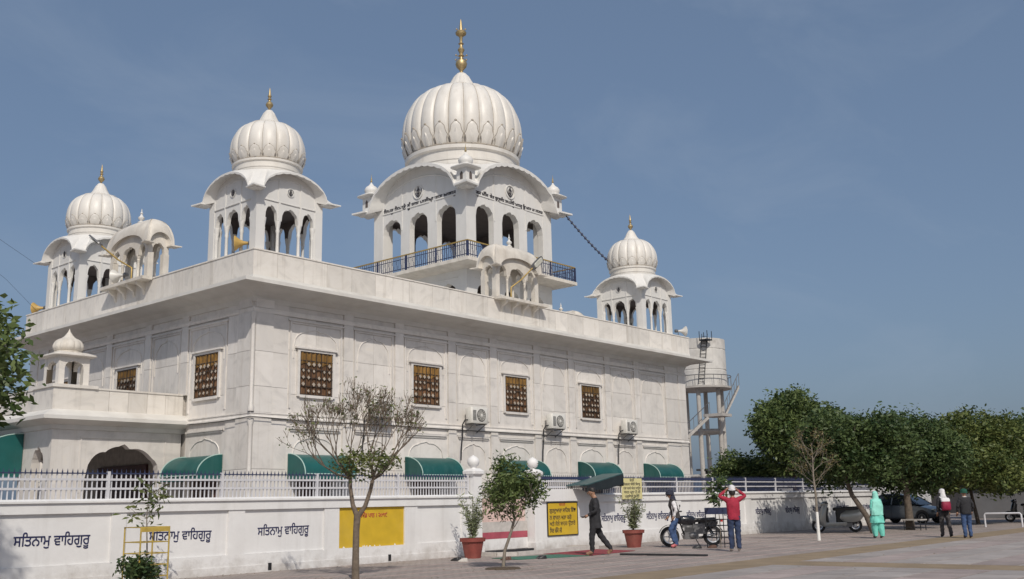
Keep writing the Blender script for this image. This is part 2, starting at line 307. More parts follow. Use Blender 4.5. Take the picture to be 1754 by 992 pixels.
def lettering(body, size, width, origin, xdir, parent, mat='ink_blue', extrude=.004, name='lettering'):
    """text on an upright plane: origin = start of the baseline, xdir = reading direction (horizontal)"""
    me = text_mesh(body, size, extrude, width); me.materials.clear(); me.materials.append(MATS[mat])
    me.transform(Matrix.Rotation(rnd.uniform(-.012, .012), 4, 'Z') @ Matrix.Diagonal((rnd.uniform(.97, 1.03), rnd.uniform(.93, 1.07), 1, 1)) @ Matrix.Shear('XY', 4, (rnd.uniform(-.05, .05), 0)))
    X = Vector(xdir).normalized(); Z = Vector((0, 0, 1)); N = X.cross(Z)
    me.transform(Matrix(((X.x, Z.x, N.x, origin[0]), (X.y, Z.y, N.y, origin[1]), (X.z, Z.z, N.z, origin[2]), (0, 0, 0, 1))))
    return link(name, me, parent)
def on_rect(x0, x1, y0, y1, prof):
    """profile of (outset, z) swept round a rectangle with mitred corners (closed profile)"""
    mb = MB(); n = len(prof); vs = []
    for o, z in prof: vs += [(x0-o, y0-o, z), (x1+o, y0-o, z), (x1+o, y1+o, z), (x0-o, y1+o, z)]
    fs = []
    for i in range(n):
        j = (i+1) % n
        for k in range(4): fs.append((i*4+k, i*4+(k+1) % 4, j*4+(k+1) % 4, j*4+k))
    return mb.add(vs, fs)
def cusp(u, n=7, amp=.12, tip=.06):
    """height 0..1 of a multifoil arch at u in -1..1"""
    u = max(-1., min(1., u)); th = math.acos(u); b = math.sin(th)**.78
    return b*(1-amp*(1-abs(math.sin(n*th/2+ (PI/2 if n % 2 == 0 else 0)))**.7)) + tip*max(0, 1-abs(u)*7)
def arch_pts(w, z0, z1, n=24, foils=7, amp=.1, tip=.1):
    return [(-w/2+w*i/n, z0+(z1-z0)*cusp(-1+2*i/n, foils, amp, tip)) for i in range(n+1)]
rnd = random.Random(7)

# ------------------------------------------------------------------ ground
g = MB(); g.box(-600, 1500, -600, 1500, -.3, 0)
ground = tag(g.build('ground', 'pavers'), kind='structure')
def sheet(name, poly, z, m, parent=None):
    b = MB(); b.prism(poly, 'z', z-.02, z); o = b.build(name, m, parent)
    if parent is None: tag(o, kind='structure')
    return o
sheet('paved_path', [(-12, -13.2), (60, -13.2), (60, -11.9), (-12, -11.9)], .004, 'paver_brown')
sheet('paved_path', [(4.6, -40), (5.9, -40), (5.9, -13.2), (4.6, -13.2)], .004, 'paver_brown')
for i in range(7): sheet('paving_stripe', [(-12, -11.2+i*.95), (24, -11.2+i*.95), (24, -11.12+i*.95), (-12, -11.12+i*.95)], .004, 'paver_pink')
PS = {}
def paving_slab(x, y, sx, sy, m):
    key = (round(sx, 2), round(sy, 2), m)
    if key not in PS:
        b = MB(); b.box(-sx/2, sx/2, -sy/2, sy/2, -.02, .006); PS[key] = b.mesh('paving_slab', m)
    return link('paving_slab', PS[key], ground, (x, y, 0))
for i in range(9):
    for j in range(9):
        paving_slab(6.6+i*1.22, -13.75-j*.92, 1.17, .86, 'paver_rose' if (j % 3 == 1) else 'paver_grey')
for i in range(6):
    for j in range(6):
        paving_slab(3.9-i*1.22, -13.75-j*.92, 1.17, .86, 'paver_rose' if (j % 3 == 1) else 'paver_grey')

# ------------------------------------------------------------------ the gurdwara
WX, WY, S, A0 = 23.33, 13.81, 4.6, 2.216
CX, CY = WX/2, 6.9
gw = thing('gurdwara', 'white marble Sikh temple with ribbed domes on its flat roof', 'temple', (CX, CY, 0), world=True)
ZC, ZP = 7.72, 8.74          # cornice edge, parapet top
core = MB(); core.box(.06, WX-.06, .06, WY-.06, 0, 8.05)
wall = core.build('wall', 'joint', gw)
roof_mb = MB(); roof_mb.box(.2, WX-.2, .2, WY-.2, 8.03, 8.12); roof_mb.build('roof', 'cornice', gw)
pl = on_rect(0, WX, 0, WY, [(-.04, 0), (.10, 0), (.10, 1.62), (.06, 1.68), (-.04, 1.68)]); pl.build('plinth', 'marble', gw)
# deep sloping cornice slab with its soffit, then the string course
cor = on_rect(0, WX, 0, WY, [(-.1, 7.28), (.07, 7.28), (.12, 7.42), (.30, 7.52), (1.02, ZC-.10), (1.02, ZC), (.92, ZC+.03), (.28, 7.9), (.28, 8.0), (-.1, 8.0)])
cor.build('cornice', 'cornice', gw)
on_rect(0, WX, 0, WY, [(-.02, 6.98), (.075, 6.98), (.095, 7.05), (.075, 7.12), (-.02, 7.12)]).build('upper_moulding', 'marble', gw)
on_rect(0, WX, 0, WY, [(-.02, 3.96), (.11, 3.96), (.11, 4.0), (.085, 4.03), (.085, 4.07), (.105, 4.09), (.105, 4.12), (-.02, 4.12)]).build('string_course', 'marble', gw)
SL = {}
def slab(parent, c, sz, m='marble', name='marble_slab'):
    key = tuple(round(q, 2) for q in sz)+(m,)
    if key not in SL:
        b = MB(); x, y, z = [q/2 for q in sz]; b.box(-x, x, -y, y, -z, z); SL[key] = b.mesh(name, m)
    return link(name, SL[key], parent, c)
def fx(side):       # facade frame (t, out, z) -> world
    return (lambda t, o, z: (t, -o, z)) if side == 'R' else (lambda t, o, z: (-o, t, z))
SWAP = {'R': Matrix(((1, 0, 0, 0), (0, 1, 0, 0), (0, 0, 1, 0), (0, 0, 0, 1))), 'L': Matrix(((0, 1, 0, 0), (1, 0, 0, 0), (0, 0, 1, 0), (0, 0, 0, 1)))}
def win_grille():
    """lattice of small diamonds hung in front of the curtain (local: x across, y out(-), z up; 1.23 x 1.29)"""
    b = MB(); W2, H = .615, 1.29
    b.mi = 0
    for i in range(7):
        x = -W2+.03+i*(2*W2-.06)/6; b.box(x-.012, x+.012, -.012, .012, 0, H)
    for i in range(6):
        z = .02+i*(H-.04)/5; b.box(-W2, W2, -.013, .013, z-.012, z+.012)
    b.mi = 1
    for i in range(6):
        for j in range(5):
            if (i*7+j*5) % 4 == 0: continue
            x = -W2+.03+(i+.5)*(2*W2-.06)/6; z = .03+(j+.5)*(H*.80-.04)/5; r = .046+.016*((i*3+j*2) % 3)/2
            b.prism([(x-r, z), (x, z-r*1.05), (x+r, z), (x, z+r*1.05)], 'y', -.022, -.006)
    return b.mesh('grille', ['window_iron', 'lattice'])
GRILLE = win_grille()
def curtain_mesh():
    b = MB(); n = 26
    for k, (z0, z1, mi, off) in enumerate(((.0, 1.29, 0, .0), (.86, 1.29, 1, -.03))):
        b.mi = mi; vs = []; 
        for i in range(n+1):
            x = -.61+1.22*i/n; y = .05+off+.018*math.sin(i*1.9+k); zl = z0+(.10*abs(math.sin(i*PI/n*3)) if k else 0)
            vs += [(x, y, zl), (x, y, z1)]
        b.add(vs, [(2*i, 2*i+2, 2*i+3, 2*i+1) for i in range(n)])
    return b.mesh('curtain', ['curtain', 'curtain_gold'], 60)
CURTAIN = curtain_mesh()
def arch_moulding(b, tc, w, zs, zt, out, r=.018, n=28):
    b.tube([(tc+x, -out, z) for x, z in [(-w/2, zs-.35)]+arch_pts(w, zs, zt, n, 9, .05, .06)+[(w/2, zs-.35)]], r, 5)
def facade(side, W, nb, skip=lambda t0, t1, z0, z1: False):
    f = fx(side); M = SWAP[side]
    def sl(t0, t1, z0, z1, out):
        if skip(t0, t1, z0, z1): return
        g = .010; c = f((t0+t1)/2, out/2-.02, (z0+z1)/2); dt, dz, do = t1-t0-g, z1-z0-g, out+.04
        slab(wall, c, (dt, do, dz) if side == 'R' else (do, dt, dz))
    rows = [(1.68, 2.55), (2.55, 3.96), (4.12, 4.86), (4.86, 5.86), (5.86, 6.98), (7.12, 7.5)]
    pass
    edges = []
    for k in range(nb):
        c = A0+k*S
        b0, b1 = c-1.04, c+1.04                     # window bay
        n0, n1 = c+S/2-.88, c+S/2+.88               # blind bay after it
        iswin = not (side == 'R' and k == 4)
        p0 = 0 if k == 0 else c-S/2+.88
        # pilaster before the window bay (a pair of slabs at the building corner)
        for (z0, z1) in rows:
            if k == 0: sl(0, .62, z0, z1, .10); sl(.62, b0, z0, z1, .055)
            else: sl(p0, b0, z0, z1, .075)
        # window bay: slabs above, below and beside the opening
        for (z0, z1) in ((1.68, 2.45), (2.45, 3.96), (4.12, 4.71), (6.0, 6.98), (7.12, 7.5)):
            if z0 < 2 and iswin: sl(b0, c-.66, z0, z1, .02); sl(c+.66, b1, z0, z1, .02)
            elif z0 > 5.9 and z1 < 7: sl(b0, c, z0, z1, .02); sl(c, b1, z0, z1, .02)
            else: sl(b0, b1, z0, z1, .02)
        if iswin: sl(b0, c-.70, 4.71, 6.0, .02); sl(c+.70, b1, 4.71, 6.0, .02)
        else: sl(b0, c, 4.71, 6.0, .02); sl(c, b1, 4.71, 6.0, .02)
        last = k == nb-1
        q1 = W if last else c+S-1.04
        if not last:
            for (z0, z1) in rows: sl(b1, n0, z0, z1, .075)
            for (z0, z1) in rows:
                if z1-z0 > .9: sl(n0, (n0+n1)/2, z0, z1, .02); sl((n0+n1)/2, n1, z0, z1, .02)
                else: sl(n0, n1, z0, z1, .02)
        else:
            for (z0, z1) in rows: sl(b1, W-.62, z0, z1, .075); sl(W-.62, W, z0, z1, .10)
        # raised frames, blind arches, small ledges over the ground-floor arches
        for (t0, t1, win) in ((b0, b1, True),)+(() if last else ((n0, n1, False),)):
            mould = MB(); ledge = MB(); arcs = MB()
            if not skip(t0, t1, 6, 6.8):
                o = .055
                for a, e in ((t0+.06, t0+.12), (t1-.12, t1-.06)): mould.box(a, e, -o, 0, 4.30, 6.80)
                mould.box(t0+.06, t1-.06, -o-.004, 0, 6.80, 6.86); mould.box(t0-.02, t1+.02, -o-.04, 0, 6.86, 6.91)
                cc = (t0+t1)/2; arch_moulding(arcs, cc, t1-t0-.42, 6.12 if win else 5.95, 6.66, .03)
            if not skip(t0, t1, 3, 3.9):
                cc = (t0+t1)/2; ledge.box(t0+.1, t1-.1, -.10, 0, 3.70, 3.74); ledge.box(t0+.14, t1-.14, -.06, 0, 3.64, 3.70)
                lo_arc = MB(); arch_moulding(lo_arc, cc, t1-t0-.5, 2.95, 3.48, .03); lo_arc.xf(M); lo_arc.build('blind_arch', 'marble', gw)
            for mb, nm in ((mould, 'panel_moulding'), (ledge, 'ledge'), (arcs, 'blind_arch')):
                if mb.v: mb.xf(M); mb.build(nm, 'marble', gw)
        if not iswin: continue
        if not skip(c-.6, c+.6, 4.8, 5.2):
            fr = MB()
            for a, e in ((c-.70, c-.615), (c+.615, c+.70)): fr.box(a, e, -.085, .02, 4.66, 6.07)
            fr.box(c-.615, c+.615, -.085, .02, 6.0, 6.07); fr.box(c-.78, c+.78, -.13, .02, 6.07, 6.12); fr.box(c-.615, c+.615, -.10, .02, 4.63, 4.71)
            fr.xf(M); wf = fr.build('window', 'marble', gw)
            rec = MB(); rec.box(c-.613, c+.613, -.004, .02, 4.712, 5.998); rec.xf(M); rec.build('pane', 'glass_dark', wf)
            for me, nm, oy in ((GRILLE, 'grille', .055), (CURTAIN, 'curtain', .075)):
                o = link(nm, me, wf, f(c, oy, 4.71)); 
                if side == 'L': o.rotation_euler = (0, 0, -PI/2)
        if not skip(c-.6, c+.6, 1.9, 2.2):
            d = MB(); d.box(c-.64, c+.64, -.03, .02, 0, 2.43); d.mi = 1
            for i in range(9):
                x = c-.58+i*.145; d.box(x-.012, x+.012, -.055, -.035, 1.0, 2.0)
            d.xf(M); d.build('door', ['door_maroon', 'lattice'], gw)
    # corner shaft
    return f
P0, P1, PD = 3.30, 3.30+7.0, 3.93    # porch along y, depth in -x
facade('R', WX, 5)
facade('L', WY, 3, lambda t0, t1, z0, z1: t1 > P0+.1 and t0 < P1-.1 and z0 < 4.2)
cs = MB()
for z0, z1, r in ((1.7, 3.94, .062), (4.14, 6.96, .062)):
    cs.lathe([(r*1.5, z0), (r*1.5, z0+.12), (r, z0+.2), (r, z1-.2), (r*1.5, z1-.1), (r*1.5, z1)], 12, (-.06, -.06, 0))
cs.build('corner_shaft', 'marble', gw, 40)
# parapet: individual facing slabs on a core
on_rect(0, WX, 0, WY, [(-.02, 7.9), (.23, 7.9), (.23, ZP-.01), (-.02, ZP-.01)]).build('parapet', 'joint', gw)
par = [o for o in gw.children if o.name.startswith('parapet')][0]
def par_run(side, W):
    f = fx(side); t = -.26; r2 = random.Random(3 if side == 'R' else 5)
    while t < W+.25:
        e = min(W+.26, t+r2.uniform(.72, 1.15))
        if W+.26-e < .4: e = W+.26
        c = f((t+e)/2, .245, (8.0+ZP)/2); sz = (e-t-.012, .035, ZP-8.0-.01)
        slab(par, c, sz if side == 'R' else (sz[1], sz[0], sz[2]), 'marble_parapet', 'parapet_slab'); t = e
par_run('R', WX); par_run('L', WY)
on_rect(0, WX, 0, WY, [(-.05, ZP), (.285, ZP), (.285, ZP+.04), (-.05, ZP+.04)]).build('coping', 'marble_parapet', gw)

# ------------------------------------------------------------------ towers
def ease(u, flat=.78):
    a = abs(u)/flat
    return 0. if a >= 1 else (1-a*a)**.52
def make_tower(name, h, e, z0, zt, zpk, zring, rring, openings, spring, ztop, th, pier_bottom, pill, parent, loc, foils, nside, scallop, mwall='tower_white'):
    """square pavilion with cusped arcades and a curved eave; local coords centred on loc, z absolute"""
    H = h+e
    ze = lambda x: zt+(zpk-zt)*ease(x/H)
    body = MB()
    for s in range(4):
        st = len(body.v); xs = []
        lim = h-pill
        for (xc, ww) in openings:
            for i in range(25): xs.append((xc-ww/2+ww*i/24, 'o', xc, ww))
        # strips: solid ends, openings, piers
        segs = [(-h, openings[0][0]-openings[0][1]/2, z0)]
        for i, (xc, ww) in enumerate(openings):
            segs.append(('arch', xc, ww))
            r = openings[i+1][0]-openings[i+1][1]/2 if i+1 < len(openings) else h
            segs.append((xc+ww/2, r, z0 if (i+1 == len(openings) or pier_bottom is None) else pier_bottom))
        def strip(xa, xb, za, zb):
            ta, tb = ze(xa)+.03, ze(xb)+.03; y, Y = -h, -h+th
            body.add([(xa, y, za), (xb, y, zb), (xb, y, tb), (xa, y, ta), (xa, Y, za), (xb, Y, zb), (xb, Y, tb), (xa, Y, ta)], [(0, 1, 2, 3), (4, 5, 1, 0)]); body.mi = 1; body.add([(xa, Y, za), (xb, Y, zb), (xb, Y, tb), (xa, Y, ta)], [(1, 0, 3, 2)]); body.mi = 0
        for sg in segs:
            if sg[0] == 'arch':
                _, xc, ww = sg; pr = None
                for i in range(25):
                    x = xc-ww/2+ww*i/24; z = spring+(ztop-spring)*cusp(-1+2*i/24, foils, .11, .06)
                    if pr: strip(pr[0], x, pr[1], z)
                    pr = (x, z)
            else:
                xa, xb, zb = sg; n = max(2, int((xb-xa)/.12))
                for i in range(n): strip(xa+(xb-xa)*i/n, xa+(xb-xa)*(i+1)/n, zb, zb)
                for x in (xa, xb):
                    if abs(abs(x)-h) > 1e-6: body.add([(x, -h, zb), (x, -h+th, zb), (x, -h+th, spring), (x, -h, spring)], [(0, 1, 2, 3)])
        # bay ledges below the tympanum and a sunk arc moulding following the eave
        for (xc, ww) in openings: body.box(xc-ww/2-.05*h/1.2, xc+ww/2+.05*h/1.2, -h-.03, -h+.01, ztop+.14*h/1.2, ztop+.165*h/1.2)
        body.tube([(x*h, -h-.005, ze(x*h)-.17*h/1.2-.02) for x in np.linspace(-.8, .8, 25)], .016*h/1.2, 5)
        for x in (-openings[2][0]+openings[2][1]/2+.06, openings[2][0]-openings[2][1]/2-.06): body.box(x-.03, x+.03, -h-.02, -h+.01, spring, min(ze(x)-.16, ztop+1.6))
        body.xf(Matrix.Rotation(s*PI/2, 4, 'Z'), st)
    for sx in (-1, 1):
        for sy in (-1, 1):
            x, y = sx*(h-pill/2+.02), sy*(h-pill/2+.02); body.box(x-pill/2, x+pill/2, y-pill/2, y+pill/2, z0, zt+.05); q = pill/2+.025; body.box(x-q, x+q, y-q, y+q, z0, z0+.16*h)
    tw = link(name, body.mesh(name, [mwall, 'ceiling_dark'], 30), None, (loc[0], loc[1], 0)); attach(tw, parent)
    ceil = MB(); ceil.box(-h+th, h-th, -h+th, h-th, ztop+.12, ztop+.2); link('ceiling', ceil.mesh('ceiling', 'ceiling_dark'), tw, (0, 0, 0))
    # curved eave: top skin to the dome ring, soffit back to the wall, scalloped lip
    ev = MB(); nu, nv = nside, 7
    for s in range(4):
        st = len(ev.v); top = []; low = []; inn = []
        for i in range(nu+1):
            u = -1+2*i/nu; E = Vector((u*H, -H, ze(u*H))); a = u*PI/4
            Rg = Vector((rring*math.sin(a), -rring*math.cos(a), zring))
            for j in range(nv+1):
                v = j/nv; p = E.lerp(Rg, v); p.z = E.z+(Rg.z-E.z)*(v**(.8+.45*abs(u)**6)) + .012*h*math.sin(v*PI); top.append(p)
            lip = .05*h/1.2+scallop*abs(math.sin(u*PI*nu/8)); low.append(Vector((u*H, -H, E.z-lip))); inn.append(Vector((u*(h-.02), -h+.03, E.z+.02+.05*e)))
        n0 = nv+1; fs = []
        for i in range(nu):
            for j in range(nv): fs.append((i*n0+j, (i+1)*n0+j, (i+1)*n0+j+1, i*n0+j+1))
        o = len(top); o2 = o+len(low)
        for i in range(nu): fs += [(o+i, o+i+1, (i+1)*n0, i*n0), (o2+i, o2+i+1, o+i+1, o+i)]
        ev.add(top+low+inn, fs); ev.xf(Matrix.Rotation(s*PI/2, 4, 'Z'), st)
    link('eave', ev.mesh('eave', mwall, 40), tw, (0, 0, 0))
    g_ = e/.31; tp = MB(); tp.prism([(-.12*g_, -.12*g_), (.37*g_, -.04*g_), (.42*g_, .42*g_), (-.04*g_, .37*g_)], 'z', zt-.046*g_, zt-.006*g_); tme = tp.mesh('eave_tip', mwall)
    for q, (x, y) in enumerate(((h, h), (-h, h), (-h, -h), (h, -h))): link('eave_tip', tme, tw, (x, y, 0)).rotation_euler = (0, 0, q*PI/2)
    return tw
def dome_parts(tw, R, zb, zm, zlot, rl, zcone, ztip, gores, rbase, npet, fin_r, kind):
    """ribbed bulb, base rings, carved lotus petals, lotus cap and brass finial (local to tw)"""
    Hh = zlot-zm; prof = []
    zr = zb+(zm-zb)*.46                     # top of base rings
    for i in range(9):
        t = i/8; prof.append((rbase*.97+(R-rbase*.97)*math.sin(t*PI/2)**.8, zr+(zm-zr)*t))
    for i in range(1, 17):
        t = i/16; prof.append((R*(1-(1-rl*.80/R)*(1-math.cos(t*PI/2))**1.02) if t < 1 else rl*.80, zm+Hh*math.sin(t*PI/2)**1.0))
    def rib(a, z):
        q = abs(math.sin(gores*a/2)); k = 1; return 1-.05*k*(1-q**.42)
    d = MB(); d.lathe(prof, gores*10, fn=rib); dome = link('dome', d.mesh('dome', 'dome_white', 50), tw, (0, 0, 0))
    r = MB(); k = (zr-zb)
    r.lathe([(rbase*.90, zb-.35*k), (rbase*.96, zb-.3*k), (rbase*.98, zb), (rbase*.985, zb+.30*k), (rbase*1.0, zb+.33*k), (rbase*1.005, zb+.42*k), (rbase*.975, zb+.45*k), (rbase*.985, zb+.78*k), (rbase*1.03, zb+.84*k), (rbase*1.035, zb+1.0*k), (rbase*.9, zb+1.04*k)], 72)
    link('base_ring', r.mesh('base_ring', 'dome_white', 35), tw, (0, 0, 0))
    gr = MB(); gr.lathe([(rbase*1.0, zb+1.03*k), (rbase*1.008, zb+1.05*k), (rbase*1.008, zb+1.10*k), (rbase*.9, zb+1.12*k)], 72); link('shadow_groove', gr.mesh('shadow_groove', 'groove', 35), tw, (0, 0, 0))
    # carved petals hugging the bulb, one to each gore
    ph = Hh*.42; pw = 2*PI*R/npet*.44; n = 10
    def rz(z):
        for (ra, za), (rb, zb_) in zip(prof, prof[1:]):
            if za <= z <= zb_: return ra+(rb-ra)*(z-za)/(zb_-za+1e-9)
        return R
    pet = MB(); zp0 = zr+.06*(zm-zr)
    def leaf(b, w, z0_, z1_, lift, trefoil):
        L_, Rr, Cc = [], [], []
        for i in range(n+1):
            t = i/n; z = z0_+(z1_-z0_)*t; ww = w*(math.sin(PI*min(1, .22+t*.78))**.6)*(1-.18*abs(math.sin(t*PI*2.5)) if trefoil else 1)*(1 if t < 1 else .05)
            rr = rz(z)*1.004
            for lst, off, li in ((L_, -ww, .004), (Cc, 0, lift), (Rr, ww, .004)):
                a = off/rr; lst.append(((rr+li)*math.sin(a), -(rr+li)*math.cos(a), z))
        m = n+1
        b.add(L_+Cc+Rr, [(i, m+i, m+i+1, i+1) for i in range(n)]+[(m+i, 2*m+i, 2*m+i+1, m+i+1) for i in range(n)])
    leaf(pet, pw, zp0, zp0+ph, R*.016, True); leaf(pet, pw*.5, zp0, zp0+ph*.62, R*.028, False)
    st = len(pet.v)
    for sgn in (-1, 1):     # dark cut lines round each petal
        pts = []
        for i in range(n+1):
            t = i/n; z = zp0+ph*t; ww = pw*(math.sin(PI*min(1, .22+t*.78))**.6)*(1-.18*abs(math.sin(t*PI*2.5)))*(1 if t < 1 else .05); rr = rz(z)*1.006; a = sgn*ww*1.03/rr
            pts.append(((rr)*math.sin(a), -(rr)*math.cos(a), z))
        pet.mi = 1; pet.tube(pts, R*.0055, 4); pet.mi = 0
    pet.mi = 1; a = rz(zp0+ph)*1.005; pet.ball((0, -a, zp0+ph), R*.022, 6, 4); pet.mi = 0
    pm = pet.mesh('petal', ['dome_white', 'groove'], 60)
    for i in range(npet):
        o = link('petal', pm, tw, (0, 0, 0)); o.rotation_euler = (0, 0, 2*PI*(i+.5)/npet+PI/2)
    # dark weathered joints in the creases between gores
    sm = MB(); a_ = 0.; sm.tube([(r_*.953*math.cos(a_), r_*.953*math.sin(a_), z_) for r_, z_ in prof[1:-1]], R*.0065, 4); sme = sm.mesh('seam', 'groove', 60)
    for i in range(gores): o = link('seam', sme, tw, (0, 0, 0)); o.rotation_euler = (0, 0, 2*PI*i/gores)
    # lotus cap and cone
    c = MB(); lp = lambda a, z: 1+.07*abs(math.sin(gores*a/4+.3))
    hc = zcone-zlot
    c.lathe([(rl*.80, zlot-.12*hc), (rl*1.02, zlot-.10*hc), (rl*1.04, zlot-.02*hc), (rl*.80, zlot+.06*hc)], gores*8, fn=lp)
    c.lathe([(rl*.82, zlot+.03*hc), (rl*.66, zlot+.14*hc), (rl*.50, zlot+.36*hc), (rl*.40, zlot+.58*hc), (rl*.31, zlot+.8*hc), (rl*.17, zlot+1.0*hc), (rl*.05, zlot+1.02*hc)], gores*4, fn=lambda a, z: 1-.05*(1-abs(math.sin(gores*a/4))**.5))
    cp = link('lotus_cap', c.mesh('lotus_cap', 'dome_white', 40), tw, (0, 0, 0))
    f = MB(); q = ztip-zcone
    if kind == 'main': pr = [(.10, 0), (.22, .02), (.12, .05), (.16, .07), (.42, .13), (.5, .18), (.44, .23), (.16, .27), (.14, .31), (.26, .33), (.14, .36), (.16, .38), (.30, .44), (.14, .49), (.12, .53), (.24, .55), (.12, .57), (.14, .66), (.22, .69), (.44, .72), (.48, .75), (.40, .77), (.16, .79), (.13, .86), (.08, .94), (.02, 1.0)]
    else: pr = [(.2, 0), (.45, .03), (.2, .07), (.3, .1), (.8, .2), (.95, .27), (.7, .36), (.28, .42), (.25, .46), (.55, .5), (.28, .54), (.34, .58), (.5, .63), (.3, .7), (.24, .8), (.12, .92), (.03, 1.0)]
    f.lathe([(r_*fin_r, zcone-.01+z_*q) for r_, z_ in pr], 20)
    if kind == 'main':
        for zz, sp in ((.30, .36), (.775, .30)):
            z = zcone+zz*q; f.tube([(-sp, 0, z), (sp, 0, z)], .014, 5); f.tube([(0, -sp, z), (0, sp, z)], .014, 5)
            for a in ((-sp, 0), (sp, 0), (0, sp), (0, -sp)): f.ball((*a, z), .045, 6, 4)
    link('finial', f.mesh('finial', 'brass', 40), tw, (0, 0, 0))
    return dome
def lathe_column(b, x, y, z0, z1, r):
    h = z1-z0; b.lathe([(r*1.7, z0), (r*1.7, z0+.06*h), (r*1.1, z0+.1*h), (r*1.3, z0+.16*h), (r, z0+.22*h), (r*.92, z0+.78*h), (r*1.25, z0+.82*h), (r*1.0, z0+.86*h), (r*1.5, z0+.93*h), (r*1.8, z1), (r*1.8, z1+.02)], 10, (x, y, 0))
h = 2.376/2
ct = make_tower('corner_tower', h, .31, 8.0, 10.60, 11.27, 11.42, 1.06, [(-.67, .42), (0, .60), (.67, .42)], 9.78, 10.2, .13, 9.78, .27, gw, (-.128+h, -.128+h), 7, 48, .022)
dome_parts(ct, 1.15, 11.38, 12.26, 13.14, .60, 13.68, 14.47, 16, 1.04, 16, .125, 'corner')
cmb = MB(); lathe_column(cmb, 0, 0, 8.1, 9.78, .052); CM = cmb.mesh('column', 'tower_white', 40)
for s in range(4):
    for x in (-.38, .38, -.90, .90):
        v = Matrix.Rotation(s*PI/2, 4, 'Z') @ Vector((x, -h+.07, 0)); link('column', CM, ct, v)
def emblem(parent, h, z, r):
    for s in range(4):
        b = MB(); st = 0
        b.tube([(r*math.cos(a), -h-.02, z+r*math.sin(a)) for a in np.linspace(0, 2*PI, 25)], r*.09, 5)
        b.mi = 1
        b.prism([(0, z+r*.85), (r*.13, z+r*.45), (r*.07, z-r*.5), (r*.12, z-r*.78), (-r*.12, z-r*.78), (-r*.07, z-r*.5), (-r*.13, z+r*.45)], 'y', -h-.035, -h-.006)
        b.tube([(r*.36*math.cos(a), -h-.02, z+r*.08+r*.36*math.sin(a)) for a in np.linspace(0, 2*PI, 17)], r*.055, 4)
        for sg in (-1, 1): b.tube([(sg*r*(.18+.5*math.sin(t)), -h-.02, z-r*.62+r*1.05*t/2) for t in np.linspace(0, 2.2, 9)], [r*.09*(1-.08*i) for i in range(9)], 4)
        b.xf(Matrix.Rotation(s*PI/2, 4, 'Z')); link('emblem', b.mesh('emblem', ['tower_white', 'ink_dark'], 40), parent, (0, 0, 0))
emblem(ct, h, 10.72, .125)
for x, y in ((22.378-h, -.128+h), (-.128+h, 12.806-h)):
    c2 = copy_tree(ct, gw, (x, y, 0)); c2.matrix_parent_inverse = ct.matrix_parent_inverse

# main tower over the sanctum
MX, MY, MH = 16.115, 6.9, 2.872
mt = make_tower('main_tower', MH, .55, 11.3, 14.66, 16.16, 16.2, 2.62, [(-1.70, 1.14), (0, 1.14), (1.70, 1.14)], 13.50, 14.10, .30, None, .60, gw, (MX, MY), 9, 72, .05)
dome_parts(mt, 2.83, 16.12, 18.26, 20.58, 1.30, 21.58, 24.44, 24, 2.60, 24, .56, 'main')
emblem(mt, MH, 15.05, .30)
# lower stage with arches, balcony slab, iron balustrade
ls = MB()
for s in range(4):
    st = len(ls.v); hh = MH-.02
    segs = [-hh, -2.25, -1.2, -.52, .52, 1.2, 2.25, hh]
    for i in range(7):
        a, b_ = segs[i], segs[i+1]
        if i % 2 == 0: ls.add([(a, -hh, 8), (b_, -hh, 8), (b_, -hh, 11.2), (a, -hh, 11.2)], [(0, 1, 2, 3)])
        else:
            n = 20; w_ = b_-a; pr = None
            for q in range(n+1):
                x = a+w_*q/n; z = 10.05+.55*cusp(-1+2*q/n, 7, .10, .1)
                if pr: ls.add([(pr[0], -hh, pr[1]), (x, -hh, z), (x, -hh, 11.2), (pr[0], -hh, 11.2), (pr[0], -hh+.3, pr[1]), (x, -hh+.3, z)], [(0, 1, 2, 3), (0, 4, 5, 1)])
                pr = (x, z)
            for x in (a, b_): ls.add([(x, -hh, 8), (x, -hh+.3, 8), (x, -hh+.3, 10.05), (x, -hh, 10.05)], [(0, 1, 2, 3)])
            ls.box(a-.08, b_+.08, -hh-.025, -hh+.01, 10.78, 10.81)
    ls.xf(Matrix.Rotation(s*PI/2, 4, 'Z'), st)
link('lower_stage', ls.mesh('lower_stage', 'tower_white', 30), mt, (0, 0, 0))
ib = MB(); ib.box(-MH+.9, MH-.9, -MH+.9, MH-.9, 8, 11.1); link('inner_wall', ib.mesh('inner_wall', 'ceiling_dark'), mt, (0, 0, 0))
BB = MH+.82
bs = on_rect(-MH, MH, -MH, MH, [(-.4, 11.12), (.0, 11.12), (.76, 11.2), (.82, 11.22), (.82, 11.36), (.78, 11.38), (-.4, 11.38)]); link('balcony', bs.mesh('balcony', 'stone_stained'), mt, (0, 0, 0))
fl = MB(); fl.box(-MH, MH, -MH, MH, 11.24, 11.33); link('floor_slab', fl.mesh('floor_slab', 'cornice'), mt, (0, 0, 0))
tr = MB(); bl = MB(); po = MB(); q = BB-.06
